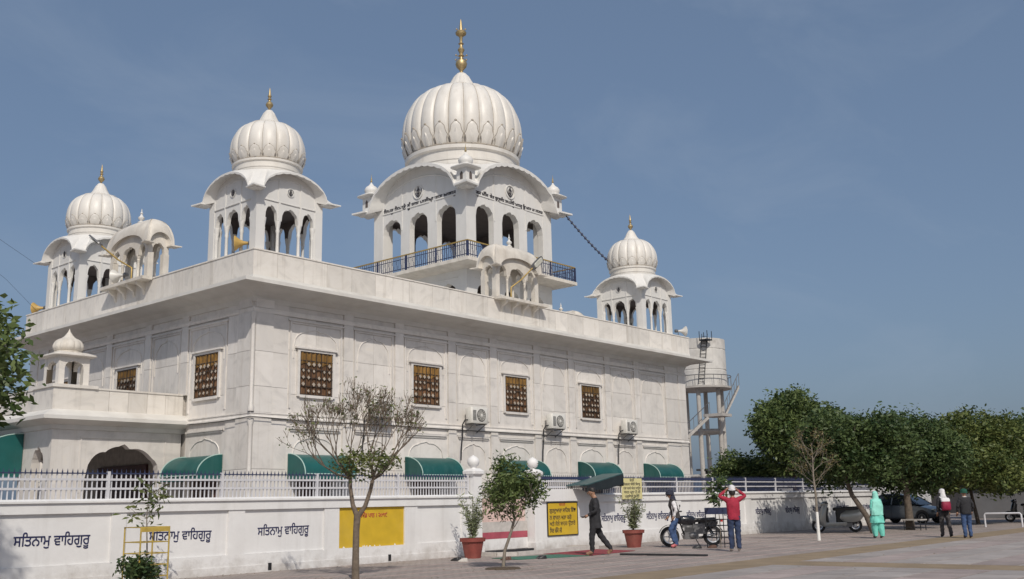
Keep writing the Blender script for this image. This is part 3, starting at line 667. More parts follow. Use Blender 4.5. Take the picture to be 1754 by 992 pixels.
for s in range(4):
    st = (len(tr.v), len(bl.v), len(po.v))
    tr.box(-q, q, -q-.025, -q+.025, 12.03, 12.075)
    bl.box(-q, q, -q-.014, -q+.014, 11.46, 11.49); bl.box(-q, q, -q-.014, -q+.014, 11.88, 11.905)
    for i in range(58):
        x = -q+(i+.5)*2*q/58; bl.box(x-.010, x+.010, -q-.01, -q+.01, 11.38, 12.03)
        if i % 2 == 0: bl.tube([(x+.06*math.sin(t), -q, 11.5+.36*t/PI/2) for t in np.linspace(0, 2*PI, 7)], .009, 4)
    for i in range(4): x = -q+i*2*q/4; po.box(x-.03, x+.03, -q-.03, -q+.03, 11.38, 12.03)
    M = Matrix.Rotation(s*PI/2, 4, 'Z'); tr.xf(M, st[0]); bl.xf(M, st[1]); po.xf(M, st[2])
link('top_rail', tr.mesh('top_rail', 'rail_gold'), mt, (0, 0, 0)); tag(link('baluster', bl.mesh('baluster', 'fence_navy'), mt, (0, 0, 0)), kind='stuff'); link('rail_post', po.mesh('rail_post', 'fence_navy'), mt, (0, 0, 0))
# script under the tympana
GT1 = "ਿਸਮਰੁ ਿਨਮਾਣੇ ਨੂੰ ਦਾਸ ਮਾਣੀਆ ਬਾਣ ਆਧਾਰੁ"; GT2 = "ਗੁਰ ਅੰਿਗ, ਬੇਰ ਬਾਣਾਿਸ ਰਾਮਦੇਉ ਅਨਕ ਿਵਆਣ ਮਾ ਹਾਰਾਜ"
for s, tx in ((0, GT2), (3, GT1)):
    me = text_mesh(tx, .30, .006, 4.55); me.materials.clear(); me.materials.append(MATS['ink_dark'])
    Mx = Matrix.Rotation(s*PI/2, 4, 'Z') @ Matrix(((1, 0, 0, -2.25), (0, 0, -1, -MH-.012), (0, 1, 0, 14.44), (0, 0, 0, 1))); me.transform(Mx); link('lettering', me, mt, (0, 0, 0))
# little cupolas on the roof corners
def cupola_mesh():
    b = MB(); b.box(-.24, .24, -.24, .24, 0, .62)
    for s in range(4):
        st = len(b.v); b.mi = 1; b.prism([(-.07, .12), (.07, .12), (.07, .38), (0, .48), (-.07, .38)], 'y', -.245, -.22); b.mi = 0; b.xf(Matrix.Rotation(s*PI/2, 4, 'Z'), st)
    b.loft([(0, 0, .62, .30, .30), (0, 0, .66, .46, .46), (0, 0, .70, .46, .46), (0, 0, .82, .26, .26)], 16, 5)
    b.lathe([(.22, .82), (.27, .92), (.28, 1.02), (.22, 1.14), (.12, 1.22), (.10, 1.25), (.05, 1.32), (.015, 1.4)], 16)
    b.mi = 2; b.lathe([(.02, 1.38), (.05, 1.44), (.02, 1.5), (.035, 1.56), (.012, 1.62), (.004, 1.78)], 8)
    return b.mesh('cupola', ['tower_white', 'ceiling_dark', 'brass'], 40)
CU = cupola_mesh()
for sx in (-1, 1):
    for sy in (-1, 1): link('cupola', CU, mt, (sx*(MH+.12), sy*(MH+.12), 14.76)).scale = (1.15, 1.15, 1.0)

# roof pavilions standing on the parapets
def pavilion():
    W2, D2, e = 1.2, .36, .13; z0, zs, zt = 8.80, 9.66, 10.02
    zc_ = 9.98
    def zfun(x, Hx, pk): return zc_+(pk-zc_)*ease(x/Hx, .80)
    sides = ((W2, D2, [(-.80, .40), (0, .84), (.80, .40)], 10.42), (D2, W2, [(0, .44)], 10.40))*2
    b = MB()
    for s, (L2, o2, ops, pk) in enumerate(sides):
        st = len(b.v); segs = []; x = -L2
        for xc, ww in ops: segs.append((x, xc-ww/2, None)); segs.append((xc-ww/2, xc+ww/2, ww)); x = xc+ww/2
        segs.append((x, L2, None))
        for xa, xb, ww in segs:
            n = 18 if ww else 2; pr = None
            for i in range(n+1):
                x = xa+(xb-xa)*i/n; zl = zs+(zt-zs)*(cusp(-1+2*i/n, 7, .1, .06)) if ww else zs
                if pr: b.add([(pr[0], -o2, pr[1]), (x, -o2, zl), (x, -o2, zfun(x, L2+e, pk)+.02), (pr[0], -o2, zfun(pr[0], L2+e, pk)+.02), (pr[0], -o2+.12, pr[1]), (x, -o2+.12, zl), (x, -o2+.12, zfun(x, L2+e, pk)), (pr[0], -o2+.12, zfun(pr[0], L2+e, pk))], [(0, 1, 2, 3), (0, 4, 5, 1), (5, 4, 7, 6)])
                pr = (x, zl)
        b.xf(Matrix.Rotation(s*PI/2, 4, 'Z'), st)
    for sx in (-1, 1):
        for sy in (-1, 1): x, y = sx*(W2-.085), sy*(D2-.085); b.box(x-.1, x+.1, y-.1, y+.1, z0, zs+.02)
    body = b.mesh('roof_pavilion', 'stone_stained', 30)
    r = MB(); nu, nv = 32, 8
    for s, (L2, o2, ops, pk) in enumerate(sides):
        st = len(r.v); vs = []; lo = []; inn = []
        for i in range(nu+1):
            u = -1+2*i/nu; x = u*(L2+e); E = Vector((x, -o2-e, zfun(x, L2+e, pk))); ridge = Vector((x*.58, 0, 10.90)) if L2 > o2 else Vector((x*.03, -o2*.58, 10.90))
            for j in range(nv+1):
                v = j/nv; p = E.lerp(ridge, v**1.7); p.z = E.z+(ridge.z-E.z)*math.sin(v*PI/2)**.85; vs.append(p)
            lo.append(E-Vector((0, 0, .045))); inn.append(Vector((u*L2, -o2+.02, E.z+.02)))
        k = nv+1; fs = [(i*k+j, (i+1)*k+j, (i+1)*k+j+1, i*k+j+1) for i in range(nu) for j in range(nv)]; o = len(vs); o3 = o+len(lo)
        for i in range(nu): fs += [(o+i, o+i+1, (i+1)*k, i*k), (o3+i, o3+i+1, o+i+1, o+i)]
        r.add(vs+lo+inn, fs); r.xf(Matrix.Rotation(s*PI/2, 4, 'Z'), st)
    r.tube([(-W2*.62, 0, 10.89), (W2*.62, 0, 10.89)], .035, 8)
    roof = r.mesh('roof', 'stone_stained', 45)
    tp = MB(); tp.prism([(-.10, -.10), (.24, -.06), (.30, .30), (-.06, .24)], 'z', zc_-.05, zc_-.012); tip = tp.mesh('eave_tip', 'stone_stained')
    f = MB(); f.lathe([(.10, 10.90), (.12, 10.95), (.04, 11.0), (.10, 11.06), (.11, 11.11), (.05, 11.17), (.03, 11.23), (.055, 11.26), (.02, 11.31), (.008, 11.42)], 12); fin = f.mesh('finial', 'tower_white', 40)
    c = MB(); lathe_column(c, 0, 0, 8.80, 9.66, .05); colm = c.mesh('column', 'stone_stained', 40)
    pb = MB(); pb.box(-W2-.06, W2+.26, -D2-.30, -D2+.04, 8.70, 8.80); pb.box(-W2-.02, W2+.02, -D2+.04, D2+.02, 8.68, 8.795); led = pb.mesh('base_slab', 'stone_stained')
    k = MB()
    k.prism([(-D2-.24, 8.70), (-D2+.14, 8.70), (-D2+.14, 8.28), (-D2+.06, 8.30), (-D2-.02, 8.5), (-D2-.2, 8.60)], 'x', -.05, .05); br = k.mesh('bracket', 'stone_stained')
    def place(loc, rz, far=False):
        o = link('roof_pavilion', body, None, loc); attach(o, gw); o.rotation_euler = (0, 0, rz)
        link('roof', roof, o, (0, 0, 0)); link('finial', fin, o, (0, 0, 0)); link('base_slab', led, o, (0, 0, 0))
        for x, y in ((-.5, -D2+.07), (.5, -D2+.07), (-.5, D2-.07), (.5, D2-.07)): link('column', colm, o, (x, y, 0))
        for x in (-.85, -.25, .35, .95): link('bracket', br, o, (x, 0, 0))
        for q, (x, y) in enumerate(((W2, D2), (-W2, D2), (-W2, -D2), (W2, -D2))): link('eave_tip', tip, o, (x, y, 0)).rotation_euler = (0, 0, q*PI/2)
    place((11.30, .02, 0), 0); place((.02, 6.60, 0), -PI/2); place((WX-.02, 6.9, 0), PI/2)
pavilion()

# ------------------------------------------------------------------ entrance porch on the short side
pc = MB()
yA, yB = P0+.19, P1-.19
z1 = 4.0
def porch_wall(b, p_of, L, ops):
    """wall strip along local t in 0..L, p_of(t, depth, z) -> world; ops: (t0,t1,spring,top)"""
    segs = []; t = 0
    for a, c, sp, tp in ops: segs.append((t, a, None)); segs.append((a, c, (sp, tp))); t = c
    segs.append((t, L, None))
    for a, c, ar in segs:
        n = 28 if ar else 1; pr = None
        for i in range(n+1):
            x = a+(c-a)*i/n; z = ar[0]+(ar[1]-ar[0])*cusp(-1+2*i/n, 9, .09, .08) if ar else 0
            if pr: b.add([p_of(pr[0], 0, pr[1]), p_of(x, 0, z), p_of(x, 0, z1), p_of(pr[0], 0, z1), p_of(pr[0], .24, pr[1]), p_of(x, .24, z), p_of(x, .24, z1), p_of(pr[0], .24, z1)], [(0, 1, 2, 3), (0, 4, 5, 1), (5, 4, 7, 6)])
            pr = (x, z)
        if ar:
            for x in (a, c): b.add([p_of(x, 0, 0), p_of(x, .24, 0), p_of(x, .24, ar[0]), p_of(x, 0, ar[0])], [(0, 1, 2, 3)])
porch_wall(pc, lambda t, d, z: (-PD+t, yA+d, z), PD-.02, [(.98, 3.25, 2.35, 3.30)])
porch_wall(pc, lambda t, d, z: (-PD+t, yB-d, z), PD-.02, [(.98, 3.25, 2.35, 3.30)])
porch_wall(pc, lambda t, d, z: (-PD+d, yA+t, z), yB-yA, [(.38, 1.15, 2.5, 3.24), (1.9, 4.72, 2.35, 3.30), (5.47, 6.24, 2.5, 3.24)])
for (x0, x1_) in ((.8, 3.42),): 
    pc.box(-PD+x0, -PD+x1_, yA-.03, yA+.01, 3.50, 3.54); pc.box(-PD+x0, -PD+x0+.04, yA-.02, yA+.01, 2.0, 3.5); pc.box(-PD+x1_-.04, -PD+x1_, yA-.02, yA+.01, 2.0, 3.5)
pc.build('porch', 'marble', gw, 30)
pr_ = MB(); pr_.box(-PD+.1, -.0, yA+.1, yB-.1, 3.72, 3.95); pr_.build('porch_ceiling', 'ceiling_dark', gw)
def rect3(x0, x1, y0, y1, prof): return on_rect(x0, x1, y0, y1, prof)
on_rect(-PD, .3, yA, yB, [(-.1, 3.70), (.05, 3.72), (.08, 3.84), (.48, 3.96), (.48, 4.06), (.42, 4.09), (.06, 4.26), (-.1, 4.26)]).build('porch_cornice', 'cornice', gw)
on_rect(-PD, .3, yA, yB, [(-.2, 4.2), (.02, 4.2), (.02, 4.84), (-.2, 4.84)]).build('porch_parapet', 'joint', gw)
pp = [o for o in gw.children if o.name.startswith('porch_parapet')][0]
for i in range(5):
    t0 = -PD+.95+i*.59; slab(pp, (t0+.295, yA-.035, 4.55), (.578, .03, .60), 'marble_parapet', 'parapet_slab')
for i in range(8):
    t0 = yA+.9+i*.62; slab(pp, (-PD-.035, t0+.31, 4.55), (.03, .608, .60), 'marble_parapet', 'parapet_slab')
on_rect(-PD, .3, yA, yB, [(-.24, 4.85), (.075, 4.85), (.075, 4.9), (-.24, 4.9)]).build('porch_coping', 'marble_parapet', gw)
# corner pedestals with kiosks
def kiosk():
    b = MB(); H2 = .44; zb, zs, zt, z9 = 4.95, 5.42, 5.62, 5.74
    for s in range(4):
        st = len(b.v)
        for xa, xb in ((-H2, -.27), (.27, H2)): b.box(xa, xb, -H2, -H2+.17, zb, z9-.002 if s % 2 else z9)
        pr = None
        for i in range(19):
            u = -1+2*i/18; x = .27*u; z = zs+(zt-zs)*cusp(u, 7, .1, .12)
            if pr: b.add([(pr[0], -H2+.004, pr[1]), (x, -H2+.004, z), (x, -H2+.004, z9), (pr[0], -H2+.004, z9), (pr[0], -H2+.12, pr[1]), (x, -H2+.12, z), (x, -H2+.12, z9), (pr[0], -H2+.12, z9)], [(0, 1, 2, 3), (0, 4, 5, 1), (5, 4, 7, 6)])
            pr = (x, z)
        b.xf(Matrix.Rotation(s*PI/2, 4, 'Z'), st)
    b.loft([(0, 0, z9, .48, .48), (0, 0, z9+.03, .62, .62), (0, 0, z9+.07, .62, .62), (0, 0, z9+.14, .42, .42)], 20, 8)
    base = b.mesh('kiosk', 'marble_parapet', 30)
    d = MB(); zb2 = z9+.12; pr = [(.36, zb2), (.38, zb2+.06), (.34, zb2+.08)]+[(.36+.06*math.sin(t*PI/2), zb2+.09+.1*t) for t in np.linspace(0, 1, 5)]+[(.42*math.cos(t)**.75 if t < 1.5 else .05, zb2+.19+.28*math.sin(t)) for t in np.linspace(.1, 1.15, 9)]+[(.14, zb2+.50), (.08, zb2+.58), (.03, zb2+.66), (.005, zb2+.74)]
    d.lathe(pr, 96, fn=lambda a, z: 1-.05*(1-abs(math.sin(6*a))**.5)); dm = d.mesh('dome', 'stone_stained', 45)
    p = MB(); p.box(-.60, .60, -.56, .56, 4.1, 4.86); p.box(-.65, .65, -.61, .61, 4.86, 4.95); pm = p.mesh('pedestal', 'marble_parapet')
    for y in (yA+.50, yB-.50):
        o = link('kiosk', base, None, (-PD+.52, y, 0)); attach(o, gw); link('dome', dm, o, (0, 0, 0)); link('pedestal', pm, o, (0, 0, 0))
kiosk()
dr = MB(); dr.box(-.02, .05, 5.4, 8.4, 0, 2.9); dr.build('entrance_door', 'door_maroon', gw)

# ------------------------------------------------------------------ awnings, air conditioners, speakers, lamps, wires
def awning_mesh(wd, out_, drop):
    b = MB(); n = 10; pts = [(out_*math.sin(t), drop*math.cos(t)) for t in np.linspace(0, PI/2, n+1)]
    vs = []
    for o, z in pts: vs += [(-wd/2, -o, z), (wd/2, -o, z)]
    b.add(vs, [(2*i, 2*i+1, 2*i+3, 2*i+2) for i in range(n)])
    for x in (-wd/2, wd/2): b.add([(x, -o, z) for o, z in pts]+[(x, 0, 0)], [tuple(range(n+2))])
    b.add([(-wd/2, -out_, 0), (wd/2, -out_, 0), (wd/2, -out_-.004, -.14), (-wd/2, -out_-.004, -.14)], [(0, 1, 2, 3)])
    for sx in (-1, 1): b.add([(sx*wd/2, 0, 0), (sx*wd/2, -out_, 0), (sx*wd/2, -out_, -.14), (sx*wd/2, 0, -.14)], [(0, 1, 2, 3)])
    sheet = b.mesh('sheet', 'awning', 40)
    r = MB()
    r.tube([(0, -o-.012, z+.012) for o, z in pts], .016, 5); rib = r.mesh('rib', 'awning_edge', 40)
    e = MB(); e.tube([(-wd/2, -out_-.01, 0), (wd/2, -out_-.01, 0)], .018, 6); bar = e.mesh('bar', 'awning_edge')
    return sheet, rib, bar, wd
AW = awning_mesh(1.9, .80, .58)
def awning(loc, rz, label, A=AW):
    t = thing('awning', label, 'awning', loc, rz, 'green barrel awnings of the temple')
    link('sheet', A[0], t); link('bar', A[2], t)
    for x in (-A[3]/2+.01, A[3]/2-.01): link('rib', A[1], t, (x, 0, 0))
for k, lb in enumerate(('green barrel awning beside the temple corner, behind the fork-trunked tree', 'green barrel awning next to the gate post, behind the fence', 'green barrel awning half hidden behind the small leafy tree', 'green barrel awning above the black-clad walker and the notice board', 'green barrel awning at the far end of the long side')):
    awning((A0+k*S, -.03, 2.40), 0, lb)
awning((-.03, A0, 2.42), -PI/2, 'green barrel awning between the temple corner and the porch')
AWB = awning_mesh(3.6, 1.4, 1.05)
awning((-PD-.02, 6.95, 2.62), -PI/2, 'large green barrel awning over the porch front entrance', AWB)

def ac_unit(loc, label):
    t = thing('air_conditioner', label, 'air conditioner', loc, 0, 'outdoor units along the string course')
    b = MB(); b.loft([(0, -.30, 0, .41, .145), (0, -.30, .02, .42, .155), (0, -.30, .53, .42, .155), (0, -.30, .55, .41, .145)], 24, 9); b.build('casing', 'ac_white', t, 40)
    f = MB(); f.mi = 0; f.lathe([(.215, 0), (.215, .012), (.2, .012)], 28); f.mi = 1
    for r in (.06, .10, .14, .18): f.tube([(r*math.cos(a), r*math.sin(a), .016) for a in np.linspace(0, 2*PI, 21)], .006, 4)
    for a in np.linspace(0, PI, 7)[:-1]: f.tube([(-.2*math.cos(a), -.2*math.sin(a), .02), (.2*math.cos(a), .2*math.sin(a), .02)], .005, 4)
    f.lathe([(.05, .012), (.05, .028), (.02, .032)], 12)
    f.xf(Matrix.Translation((.06, -.452, .275)) @ Matrix.Rotation(PI/2, 4, 'X')); f.build('fan_grille', ['plastic_black', 'ac_white'], t, 40)
    g = MB()
    for i in range(9): g.box(-.36, -.20, -.462, -.452, .10+i*.04, .118+i*.04)
    g.build('vent', 'plastic_black', t)
    for x in (-.28, .28): k = MB(); k.box(x-.02, x+.02, -.48, .0, -.04, 0); k.prism([(-.40, -.04), (-.02, -.26), (-.02, -.30), (-.44, -.04)], 'x', x-.015, x+.015); k.build('bracket', 'lamp_grey', t)
    p = MB(); p.tube([(-.40, -.26, .12), (-.52, -.22, .10), (-.56, -.14, -.05), (-.55, -.13, -.4), (-.60, -.12, -.8), (-.63, -.12, -1.25)], .024, 6); p.build('pipe', 'plastic_black', t, 60)
for x, lb in ((4.55, 'air conditioner unit on marble wall seen through the bare tree'), (8.95, 'air conditioner unit above the gate post with ball top'), (13.35, 'air conditioner unit above the folded dark canopy'), (18.25, 'air conditioner unit nearest the far end of the long side')):
    ac_unit((x, -.06, 4.17), lb)
wm = MB(); wm.tube([(-.18, -.20, 3.98), (2, -.19, 3.93), (5, -.19, 3.955), (8, -.19, 3.93), (12, -.19, 3.94), (16, -.19, 3.90), (20, -.19, 3.93), (23.3, -.19, 3.90)], .013, 5)
wm.tube([(-.18, -.20, 3.98), (-.20, 1.2, 3.92), (-.19, 2.9, 3.95)], .013, 5)
tag(wm.build('cable', 'plastic_black', None, 60), 'thin black cable strung along the marble string course', 'cable')

def horn(loc, d, label, m, s=.85):
    """horn loudspeaker: bell mouth along d"""
    t = thing('horn_speaker', label, 'loudspeaker', loc, 0, 'horn loudspeakers on the roof edge'); q = Vector(d).to_track_quat('Z', 'Y').to_matrix().to_4x4()
    b = MB(); b.lathe([(.03*s, -.04*s), (.05*s, .0), (.07*s, .12*s), (.12*s, .24*s), (.22*s, .36*s), (.27*s, .42*s), (.275*s, .43*s), (.25*s, .42*s), (.20*s, .35*s), (.10*s, .24*s), (.05*s, .14*s), (.01, .13*s)], 24); b.xf(q); b.build('bell', m, t, 50)
    c = MB(); c.lathe([(.05*s, -.20*s), (.085*s, -.18*s), (.09*s, -.06*s), (.06*s, -.02*s)], 16); c.xf(q); c.build('driver', 'lamp_grey', t, 40)
    k = MB(); k.tube([(0, 0, -.02), (0, 0, -.28)], .018, 6); k.tube([(0, 0, -.25), tuple(Vector((-d[0], -d[1], 0))*.14+Vector((0, 0, -.25)))], .015, 6); k.build('bracket', 'lamp_grey', t)
horn((-.02, .42, 9.08), (-.75, .62, -.04), 'yellow horn loudspeaker at the front roof corner', 'horn_yellow')
horn((.10, 13.55, 9.03), (-.60, .78, -.04), 'yellow horn loudspeaker at the rear roof corner by the left tower'.replace(' by the left tower', ' beyond the roof pavilion'), 'horn_yellow')
horn((23.05, -.05, 9.05), (.8, -.58, 0), 'white horn loudspeaker at the far roof corner', 'horn_grey')
horn((-.42, 6.75, 9.10), (-.35, .9, -.05), 'grey horn loudspeaker inside the roof pavilion', 'horn_grey')
def arm_lamp(p0, p1, label, roll):
    t = thing('flood_lamp', label, 'lamp', p0, 0, 'lamps on poles at the roof pavilions'); v = Vector(p1)-Vector(p0)
    a = MB(); a.tube([(0, 0, -.35), (0, 0, .1), tuple(v*.35), tuple(v*.8)], .028, 8); a.build('arm', 'rail_gold', t, 60)
    q = v.to_track_quat('Y', 'Z').to_matrix().to_4x4() @ Matrix.Rotation(roll, 4, 'Y'); h_ = MB(); h_.loft([(0, 0, -.03, .05, .12), (0, .06, 0, .14, .34), (0, .06, .05, .12, .32)], 16, 4); h_.xf(Matrix.Translation(v*.95) @ q); h_.build('lamp_head', 'lamp_grey', t, 50)
    g_ = MB(); g_.loft([(0, .10, -.045, .09, .22), (0, .10, -.03, .10, .24)], 14, 4); g_.xf(Matrix.Translation(v*.95) @ q); g_.build('lens', 'lamp_glass', t)
arm_lamp((10.72, -.52, 9.1), (11.85, -.9, 10.25), 'lamp on tilted arm at the pavilion above the long side', -1.2)
arm_lamp((-.52, 6.05, 9.1), (-1.0, 7.7, 10.35), 'lamp on tilted arm at the pavilion above the porch side', .3)
# festoon of small lamps from the main tower to a corner tower
fs_ = MB(); A = Vector((MX+MH+.5, MY-MH-.5, 14.6)); B_ = Vector((21.0, .2, 10.75)); pts = []
for i in range(25):
    t = i/24; p = A.lerp(B_, t); p.z -= .35*math.sin(PI*t); pts.append(p)
fs_.tube(pts, .028, 5)
fo = thing('festoon', 'dark string of small lamps from main tower to corner tower', 'light string', tuple(B_), world=True)
fs_.build('wire', 'plastic_black', fo, 60)
bulb = MB(); bulb.ball((0, 0, 0), (.06, .06, .08), 6, 5); bme = bulb.mesh('bulb', 'fence_navy', 60)
for p in pts[1:-1]: link('bulb', bme, fo, p)
def wire(pts, r, label):
    b = MB(); P = [Vector(p) for p in pts]; pp = []
    for i in range(len(P)-1):
        for j in range(6): pp.append(P[i].lerp(P[i+1], j/6))
    pp.append(P[-1]); b.tube(pp, r, 4); tag(b.build('overhead_wire', 'plastic_black', None, 60), label, 'wire')
wire([(-.5, 13.1, 10.55), (-1.7, 13.6, 11.4), (-2.6, 13.9, 12.9), (-3.0, 14.0, 14.5), (-3.6, 14.2, 17.0)], .005, 'thin wire sagging from the tower eave into the sky')
wire([(.0, 13.6, 8.8), (-1.2, 13.9, 10.0), (-3.2, 14.2, 11.4), (-5, 14.5, 12.3)], .0045, 'thin wire climbing from the rear roof corner parapet')

# ------------------------------------------------------------------ compound wall, fence, gate
YF = -3.36
SAT = "ਸਿਤਨਾਮੁ ਵਾਿਹਗੁਰੂ"
def compound_wall(x0, x1, panels, label, holes=()):
    """panels: (x0, x1, material, [lettering])"""
    t = thing('compound_wall', label, 'wall', ((x0+x1)/2, YF+.12, 0), world=True)
    b = MB(); b.box(x0, x1, YF+.075, YF+.30, 0, 1.66); b.build('core', 'wall_paint', t)
    bt = MB(); xs = [x0]+[q for p in panels for q in p[:2]]+[x1]
    bt.box(x0, x1, YF+.012, YF+.08, 0, .43); bt.box(x0, x1, YF-.012, YF+.02, 0, .17)
    for i in range(0, len(xs), 2):
        if xs[i+1]-xs[i] > .02: bt.box(xs[i], xs[i+1], YF+.014, YF+.08, .43, 1.45)
    bt.box(x0, x1, YF-.015, YF+.08, 1.45, 1.66); bt.build('raised_border', 'wall_paint', t)
    cp = MB(); cp.prism([(YF-.06, 1.66), (YF+.36, 1.66), (YF+.36, 1.70), (YF+.28, 1.74), (YF+.02, 1.74), (YF-.06, 1.70)], 'x', x0, x1); cp.build('coping', 'wall_paint', t)
    for a, c, m, letters in panels:
        p = MB(); p.box(a+.002, c-.002, YF+.055, YF+.078, .432, 1.448); po_ = p.build('panel', m, t)
        for L_ in letters: lettering(L_[0], L_[1], L_[2], (L_[3], YF+.052, L_[4]), (1, 0, 0), po_, L_[5], .003)
    for x in holes:
        d = MB(); d.box(x-.05, x+.05, YF-.016, YF-.010, .03, .20); d.build('drain_hole', 'plastic_black', t)
    return t
def sat(x, w_=1.56, sz=.30, z=.84): return (SAT, sz, w_, x, z, 'ink_blue')
compound_wall(-17, 5.42, [(-14.4, -11.9, 'wall_paint', []), (-11.45, -9.0, 'wall_paint', []), (-8.55, -5.73, 'wall_paint', [sat(-7.73)]), (-5.40, -2.87, 'wall_paint', [sat(-4.84)]), (-2.42, -.05, 'wall_paint', [sat(-2.03)]),
    (.43, 2.72, 'yellow_paint', [("ਅਖੰਡ ਪਾਠ । ੨੦੧੯", .15, 1.0, 1.12, 1.18, 'ink_red')]), (3.21, 5.0, 'wall_paint', [])], 'white compound wall with blue Gurmukhi lettering and a plain yellow panel', (-1.7, 2.15))
for i in range(9):
    q = random.Random(i+40); x = .5+q.random()*2.1; w_ = q.uniform(.03, .10); b = MB(); b.prism([(x, .434), (x+w_, .434), (x+w_*.8, .45+q.random()*.02), (x+w_*.45, .46+q.random()*.03), (x+w_*.15, .448)], 'y', YF+.0535, YF+.0548)
    b.build('paint_chip', 'wall_paint', [o for o in bpy.data.objects if o.name == 'compound_wall'][0])
rp = []
for i, c in enumerate([12.67, 15.45, 18.22, 21.0, 23.8, 26.6, 29.4, 32.1, 34.9]): rp.append((c-1.14, c+1.14, 'wall_paint', [(SAT, .30, 1.47, c-.74, .80, 'ink_blue')]))
compound_wall(11.2, 36.3, rp, 'long white compound wall beyond the gate with repeated blue lettering', (11.35,))
# railing of pointed pickets on the wall tops
def fence(x0, x1, label, mpick='fence_white'):
    t = thing('railing', label, 'railing', ((x0+x1)/2, YF+.15, 1.74), 0, world=True); y = YF+.15
    b = MB(); x = x0+.05
    while x < x1:
        b.mi = 0; b.box(x-.0115, x+.0115, y-.0115, y+.0115, 1.74, 2.27); b.mi = 1
        b.add([(x-.014, y-.012, 2.27), (x+.014, y-.012, 2.27), (x+.014, y+.012, 2.27), (x-.014, y+.012, 2.27), (x, y, 2.37)], [(0, 1, 4), (1, 2, 4), (2, 3, 4), (3, 0, 4)]); x += .108
    tag(b.build('picket', [mpick, 'fence_navy'], t), kind='stuff')
    for z in (1.95, 2.14): r = MB(); r.box(x0, x1, y-.032, y-.015, z-.022, z+.022); r.build('rail', 'fence_white', t)
    r = MB(); r.box(x0, x1, y-.03, y-.016, 2.255-(.06 if mpick == 'fence_navy' else 0), 2.28); r.build('top_rail', 'fence_navy', t)
    n = max(1, round((x1-x0)/2.8))
    for i in range(n+1):
        x = x0+.03+(x1-x0-.06)*i/n; p = MB(); p.box(x-.03, x+.03, y-.045, y+.03, 1.74, 2.31); p.build('post', 'fence_white', t)
fence(-17, 5.4, 'white picket railing with dark spikes on the wall before the porch')
fence(8.7, 36.3, 'long picket railing with navy top rail beyond the gate', 'fence_navy')
# gate posts, wing wall, gate
def gate_post(x, label):
    t = thing('gate_post', label, 'gate post', (x, YF+.12, 0), 0, 'gate posts')
    b = MB(); b.box(-.17, .17, -.17, .17, 0, 2.28); b.box(-.22, .22, -.22, .22, 0, .25); b.build('pillar', 'wall_paint', t)
    c = MB(); c.loft([(0, 0, 2.28, .19, .19), (0, 0, 2.34, .25, .25), (0, 0, 2.42, .25, .25), (0, 0, 2.50, .15, .15)], 20, 8); c.build('cap', 'wall_paint', t)
    f = MB(); f.lathe([(.09, 2.5), (.08, 2.53), (.15, 2.59), (.185, 2.68), (.17, 2.77), (.10, 2.84), (.04, 2.87), (.005, 2.9)], 20); f.build('ball_top', 'wall_paint', t, 60)
gate_post(5.62, 'white gate post with ball top beside the large red flowerpot'); gate_post(8.40, 'white gate post with ball top beside the yellow notice')
ww = thing('wing_wall', 'white wing wall with sloped coping carrying a yellow notice', 'wall', (9.95, YF+.1, 0), world=True)
b = MB(); b.box(8.60, 11.18, YF-.02, YF+.28, 0, 1.52); b.build('core', 'wall_paint', ww)
b = MB(); b.prism([(8.60, 1.50), (11.35, 1.50), (11.20, 1.62), (10.85, 1.80), (10.55, 1.88), (8.60, 1.88)], 'y', YF-.10, YF+.33); b.build('coping', 'wall_paint', ww)
nb_ = thing('notice_board', 'yellow notice with dark Gurmukhi lines on the wing wall', 'notice', (9.65, YF-.03, .42), world=True)
b = MB(); b.box(8.90, 10.44, YF-.045, YF-.021, .44, 1.44); b.build('panel', 'yellow_paint', nb_)
b = MB()
for a in ((8.87, 8.90, .41, 1.47), (10.44, 10.47, .41, 1.47), (8.90, 10.44, .41, .44), (8.90, 10.44, 1.44, 1.47)): b.box(a[0], a[1], YF-.055, YF-.021, a[2], a[3])
b.build('frame', 'plastic_black', nb_)
for i, (tx, wd, xx) in enumerate((("ਬੇਨਤੀ", .36, 9.45), ("ਗੁਰਦੁਆਰਾ ਸਾਿਹਬ ਿਵੱਚ", 1.36, 8.98), ("ਨ ਵਾਹਨ ਖੜਾ ਕਰੋ", 1.15, 8.98), ("ਅਤੇ ਜੋੜੇ ਬਾਹਰ ਉਤਾਰੋ", 1.38, 8.98), ("ਿਸਰ ਢੱਕੋ ਜੀ", .62, 8.98))):
    lettering(tx, .19 if i else .12, wd, (xx, YF-.046, 1.34-.205*i-(.0 if i else -.01)), (1, 0, 0), nb_, 'ink_dark' if i else 'ink_red', .002)
gt = thing('gate', 'low white gate with grey and crimson bands between the posts', 'gate', (7.0, YF+.2, 0), world=True)
y = YF+.22
b = MB(); b.box(5.84, 8.18, y, y+.05, .10, .42); b.build('lower_sheet', 'wall_paint', gt)
b = MB(); b.box(5.84, 8.18, y-.004, y+.05, .424, .62); b.build('crimson_band', 'crimson', gt)
b = MB(); b.box(5.84, 8.18, y, y+.05, .624, .92); b.build('grey_band', 'kerb', gt)
for i in range(5): b = MB(); b.box(5.97+i*.425, 5.97+(i+1)*.425-.02, y, y+.04, .924, 1.62); b.build('upper_panel', 'pink_paint', gt)
